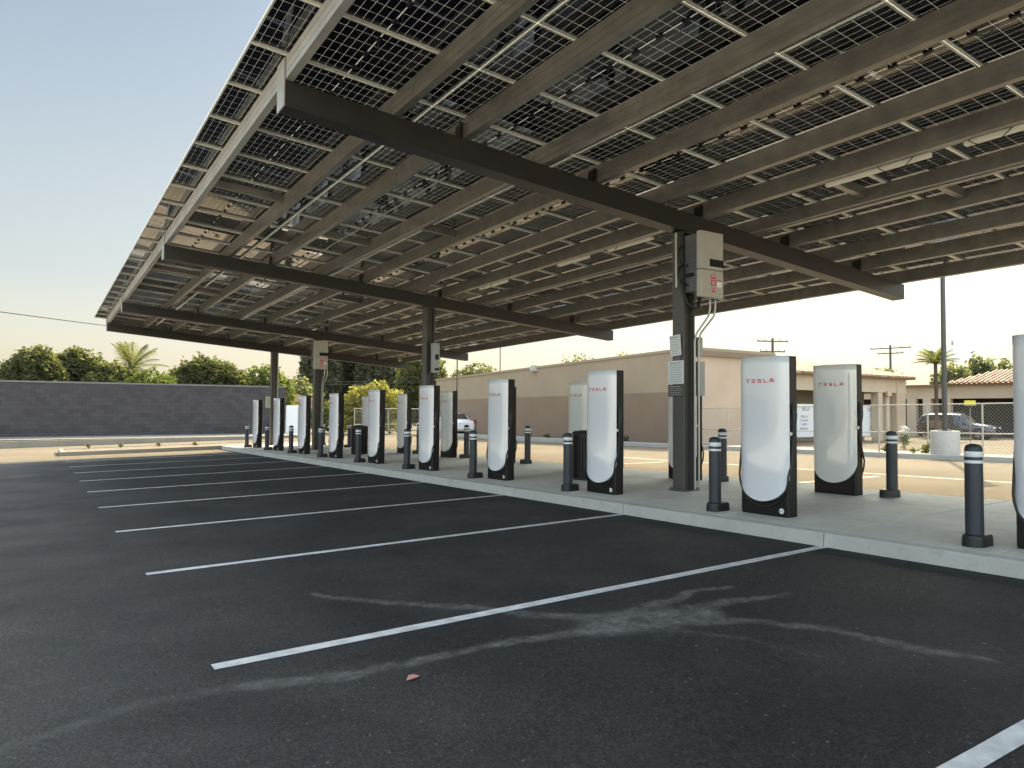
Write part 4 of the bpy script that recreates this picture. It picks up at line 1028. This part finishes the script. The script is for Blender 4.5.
# ------------------------------------------------------------------ vehicles
def make_car(name, loc, rz, body, label, kind='suv'):
    t = thing(name, loc, label, 'car', rz=rz)
    if kind == 'suv':
        L_, Hh = 4.85, 1.78
        # x, z_bot, z_belt, z_top, half width belt, half width top
        st = [(-2.42, .50, .95, 1.0, .80, .70), (-2.36, .35, 1.05, 1.30, .90, .74), (-2.15, .30, 1.08, 1.66, .94, .70), (-1.8, .30, 1.08, 1.76, .95, .71), (-.6, .26, 1.06, 1.78, .96, .72), (.3, .26, 1.05, 1.74, .96, .71),
              (.75, .26, 1.04, 1.52, .96, .74), (1.2, .26, 1.03, 1.12, .95, .80), (1.9, .28, .98, 1.04, .93, .78), (2.3, .34, .88, .95, .86, .7), (2.43, .45, .72, .76, .74, .6)]
        wx = (-1.42, 1.45); wr = .37
    else:
        L_, Hh = 4.5, 1.45
        st = [(-2.25, .45, .8, .85, .72, .62), (-2.15, .32, .92, .98, .85, .7), (-1.7, .28, .95, 1.05, .88, .62), (-1.1, .25, .95, 1.38, .89, .58), (-.3, .22, .94, 1.45, .9, .6), (.4, .22, .93, 1.38, .9, .6), (1.1, .22, .9, .98, .89, .68), (1.8, .25, .82, .88, .85, .7), (2.2, .34, .68, .72, .72, .6), (2.27, .42, .58, .6, .6, .5)]
        wx = (-1.35, 1.35); wr = .32
    mb = MB(); rows = []
    for x, zb_, zl, zt, wb, wt in st:
        rows.append([(x, -wb*.96, zb_), (x, -wb, (zb_+zl)/2), (x, -wb*.97, zl), (x, -wt, zt-.05), (x, -wt*.7, zt), (x, 0, zt+.02), (x, wt*.7, zt), (x, wt, zt-.05), (x, wb*.97, zl), (x, wb, (zb_+zl)/2), (x, wb*.96, zb_)])
    mb.grid(rows, 0, True); mb.face(rows[0]); mb.face(rows[-1][::-1])
    for i in range(len(rows)-1): mb.face([rows[i][0], rows[i+1][0], rows[i+1][-1], rows[i][-1]])
    mb.build('body', body, t)
    # glasshouse panes set proud of the body side
    for s in (-1, 1):
        idx = [(2, 3), (3, 4), (4, 5), (5, 6)] if kind == 'suv' else [(3, 4), (4, 5)]
        for a, b in idx:
            mb = MB()
            def pt(q, f, inx):
                x, zb_, zl, zt, wb, wt = q; z = zl+.03+(zt-.10-zl-.03)*f; w_ = wb*.97+(wt-wb*.97)*((z-zl)/(zt-.05-zl+1e-6)); return (x+inx, s*(w_+.006), z)
            A, B = st[a], st[b]; mb.face([pt(A, 0, .04), pt(B, 0, -.04), pt(B, 1, -.04), pt(A, 1, .04)]); mb.build('side_window', M['carglass'], t)
    i0 = 5 if kind == 'suv' else 5
    mb = MB()
    def top(q, yv, dz=.012): x, zb_, zl, zt, wb, wt = q; return (x, yv*wt*.85, zt+.02*(1-abs(yv))+dz)
    sel = [st[5], st[6], st[7]] if kind == 'suv' else [st[5], st[6]]
    mb.grid([[top(q, v) for v in (-1, -.5, 0, .5, 1)] for q in sel], 0, True); mb.build('windscreen', M['carglass'], t)
    mb = MB(); q0, q1 = (st[1], st[2]) if kind == 'suv' else (st[2], st[3]); mb.grid([[top(q, v) for v in (-1, 0, 1)] for q in (q0, q1)], 0, True); mb.build('rear_window', M['carglass'], t)
    for x in wx:
        for s in (-1, 1):
            mb = MB(); pts = [(r_, h_) for r_, h_ in ((.16, -.11), (wr-.03, -.12), (wr, -.08), (wr, .08), (wr-.03, .12), (.16, .11))]
            rows = [[(x+r_*math.cos(2*math.pi*k/24), s*.86+h_, wr+r_*math.sin(2*math.pi*k/24)) for k in range(24)] for r_, h_ in pts]; mb.grid(rows, 0, True, True)
            wh = mb.build('wheel', M['tyre'], t)
            mb = MB(); mb.tube([(x, s*.87, wr), (x, s*.965, wr)], wr*.62, 18)
            for k in range(5):
                a = 2*math.pi*k/5; mb.box(.03, wr*.6, -.03, .03, 0, .012, 0, lambda u, v, w_: (x+u*math.cos(a)-v*math.sin(a), s*(.966+w_), wr+u*math.sin(a)+v*math.cos(a)))
            mb.build('rim', M['rim'], wh)
            mb = MB(); rr_ = wr+.07
            mb.face([(x+rr_*math.cos(a), s*(.975), max(.24, wr+rr_*math.sin(a))) for a in [2*math.pi*k/28 for k in range(28)]]); mb.build('wheel_arch', M['tyre'], t)
    for s in (-1, 1):
        xe = st[-2][0]; mb = MB(); mb.box(xe-.12, xe+.09, s*.6-.13, s*.6+.13, st[-2][2]-.14, st[-2][2]-.01); mb.build('headlight', M['lens'], t, bevel=.02)
        mb = MB(); xe = st[1][0]; mb.box(xe-.06, xe+.12, s*.8-.08, s*.8+.08, .8, 1.02); mb.build('tail_light', M['taillens'], t, bevel=.02)
        mb = MB(); mb.box(.55, .72, s*1.0-.08, s*1.0+.08, 1.06, 1.2); mb.build('wing_mirror', body, t, bevel=.03)
    mb = MB(); xe = st[-1][0]; mb.box(xe-.02, xe+.02, -.45, .45, .5, .68); mb.build('grille', M['tyre'], t)
    if kind == 'suv':
        for s in (-1, 1):
            mb = MB(); mb.tube([(-1.8, s*.62, 1.78), (-1.7, s*.62, 1.84), (.1, s*.62, 1.83), (.25, s*.62, 1.76)], .018, 6); mb.build('roof_rail', M['rim'], t)
    return t
x_, y_ = at(958, 60)
a_ = R(YAW)+math.atan((956-512)/F_PX)
# image-right direction is (cos a, -sin a); the car faces that way, nose turned slightly to the camera
make_car('parked_car', (x_, y_, gz(x_, y_)), math.atan2(-math.sin(a_), math.cos(a_))-.28, M['carbody'], 'dark grey SUV parked side-on behind the chain-link fence')
x_, y_ = at(452, 48); make_car('parked_car', (x_, y_, gz(x_, y_)), R(80), M['carwhite'], 'white car mostly hidden behind rear charger near the end of the tan building', 'sedan')

# ------------------------------------------------------------------ poles
x_, y_ = 22.25, 22.25/math.tan(R(YAW)+math.atan((944.5-512)/F_PX))
t = thing('street_lamp', (x_, y_, gz(20, y_)+.13), 'tall dark lamp pole on a round concrete base at the fence', 'lamp post')
mb = MB(); mb.lathe([(.38, -.1), (.385, .02), (.38, .66), (.365, .70), (0, .70)], 28); mb.build('concrete_base', M['kerb'], t)
mb = MB(); mb.box(-.13, .13, -.13, .13, .70, .73); mb.tube([(0, 0, .73), (0, 0, 7.6)], [.075, .055], 12); mb.build('pole', M['polepaint'], t)
mb = MB(); mb.box(-.7, .1, -.15, .15, 7.6, 7.7); mb.build('lamp_head', M['polepaint'], t, bevel=.02)
def simple_pole(px, ptop, d, label, r=.07):
    x, y = at(px, d); z0 = gz(x, y); h = zat(px, ptop, d)-z0
    t = thing('light_pole', (x, y, z0), label, 'pole'); mb = MB(); mb.tube([(0, 0, 0), (0, 0, h)], [r, r*.7], 8); mb.build('pole', M['polepaint'], t)
    mb = MB(); mb.box(-.3, .3, -.1, .1, h, h+.12); mb.build('lamp_head', M['polepaint'], t)
simple_pole(457, 352, 41, 'slim dark pole in front of the left part of the tan building', .05)
simple_pole(500, 346, 62, 'slim pole rising behind the tan building roof', .06)
def utility(px, ptop, d, label, arms, rz=.6):
    x, y = at(px, d); z0 = gz(x, y); h = zat(px, ptop, d)-z0
    a = R(YAW)+math.atan((px-512)/F_PX)
    t = thing('utility_pole', (x, y, z0), label, 'utility pole', 'utility poles beyond the roofs', rz=-a+rz)
    mb = MB(); mb.tube([(0, 0, -.2), (0, 0, h)], [.17, .12], 8); mb.build('pole', M['wood'], t)
    for hh, wd in arms:
        mb = MB(); mb.box(-wd, wd, -.06, .06, h-hh-.12, h-hh); c = mb.build('crossarm', M['wood'], t)
        mb = MB()
        for q in (-.95, -.5, .5, .95): mb.lathe([(.05, h-hh), (.06, h-hh+.1), (.03, h-hh+.22), (0, h-hh+.22)], 8, 0, q*wd, 0)
        mb.build('insulator', M['invgrey'], c)
    return t, Vector((x, y, z0+h))
u1_, p1_ = utility(773, 338, 75, 'utility pole with crossarms above the largest charger', ((.25, 1.6), (1.25, 1.3)), .5)
u2_, p2_ = utility(891, 345, 95, 'utility pole with crossarm above the tile roof at the right', ((.3, 2.2), (.9, 1.4)), -.3)
def wire(a, b, sag, label, r=.012, g='overhead wires'):
    a, b = Vector(a), Vector(b); mb = MB(); mb.tube([a.lerp(b, k/20)-Vector((0, 0, sag*4*(k/20)*(1-k/20))) for k in range(21)], r, 4); o = mb.build('overhead_wire', M['jbox']); tag(o, label, 'wire', g)
a = Vector((*at(-60, 60), zat(0, 308, 60))); b = Vector((*at(330, 80), zat(330, 350, 80)))
wire(a, b, .2, 'thin overhead cable crossing the sky at the left edge', .03)
for i, yy in enumerate((381.5, 384)):
    a = Vector((*at(282, 60), zat(282, yy, 60))); b = Vector((*at(430, 60), zat(430, yy-2, 60)))
    wire(a, b, .1, ['upper', 'lower'][i]+' of the two thin wires before the tall dark trees', .02)
# far pale billboard structure
x_, y_ = at(958, 130)
t = thing('billboard', (x_, y_, gz(x_, y_)), 'pale distant billboard structure above the trees behind the lamp pole', 'billboard', rz=-a_)
zz = zat(958, 345, 130)-gz(x_, y_); mb = MB(); mb.box(-2.6, 2.6, 0, .3, zz-2.4, zz); mb.build('panel', M['pale'], t)
mb = MB(); mb.tube([(-.6, .5, 0), (-.6, .5, zz+.7)], .15, 8); mb.build('pole', M['galv'], t)
# yellow sign by the arcade
x_, y_ = at(970, 50); z_ = gz(x_, y_)
t = thing('warning_sign', (x_, y_, z_), 'small yellow sign on a post above the grey SUV', 'sign', rz=-a_)
mb = MB(); mb.tube([(0, 0, 0), (0, 0, 2.1)], .03, 6); mb.build('post', M['galv'], t)
mb = MB(); mb.box(-.28, .28, -.04, -.02, zat(970, 405.5, 50)-z_, zat(970, 400.5, 50)-z_); mb.build('plate', M['yellowsign'], t)
# dry leaf on the asphalt
mb = MB(); lf = [(0, -.05, .004), (.02, -.02, .016), (.022, .015, .02), (0, .055, .006), (-.02, .02, .012), (-.018, -.02, .01)]
for k in range(6): mb.face([(0, 0, .005), lf[k], lf[(k+1) % 6]])
o = mb.build('dry_leaf', M['leafdry'], None, (1.77, 3.68, gz(1.77, 3.68)+.002), rz=1.9); tag(o, 'small reddish dry leaf lying on the dark asphalt in the foreground', 'leaf')
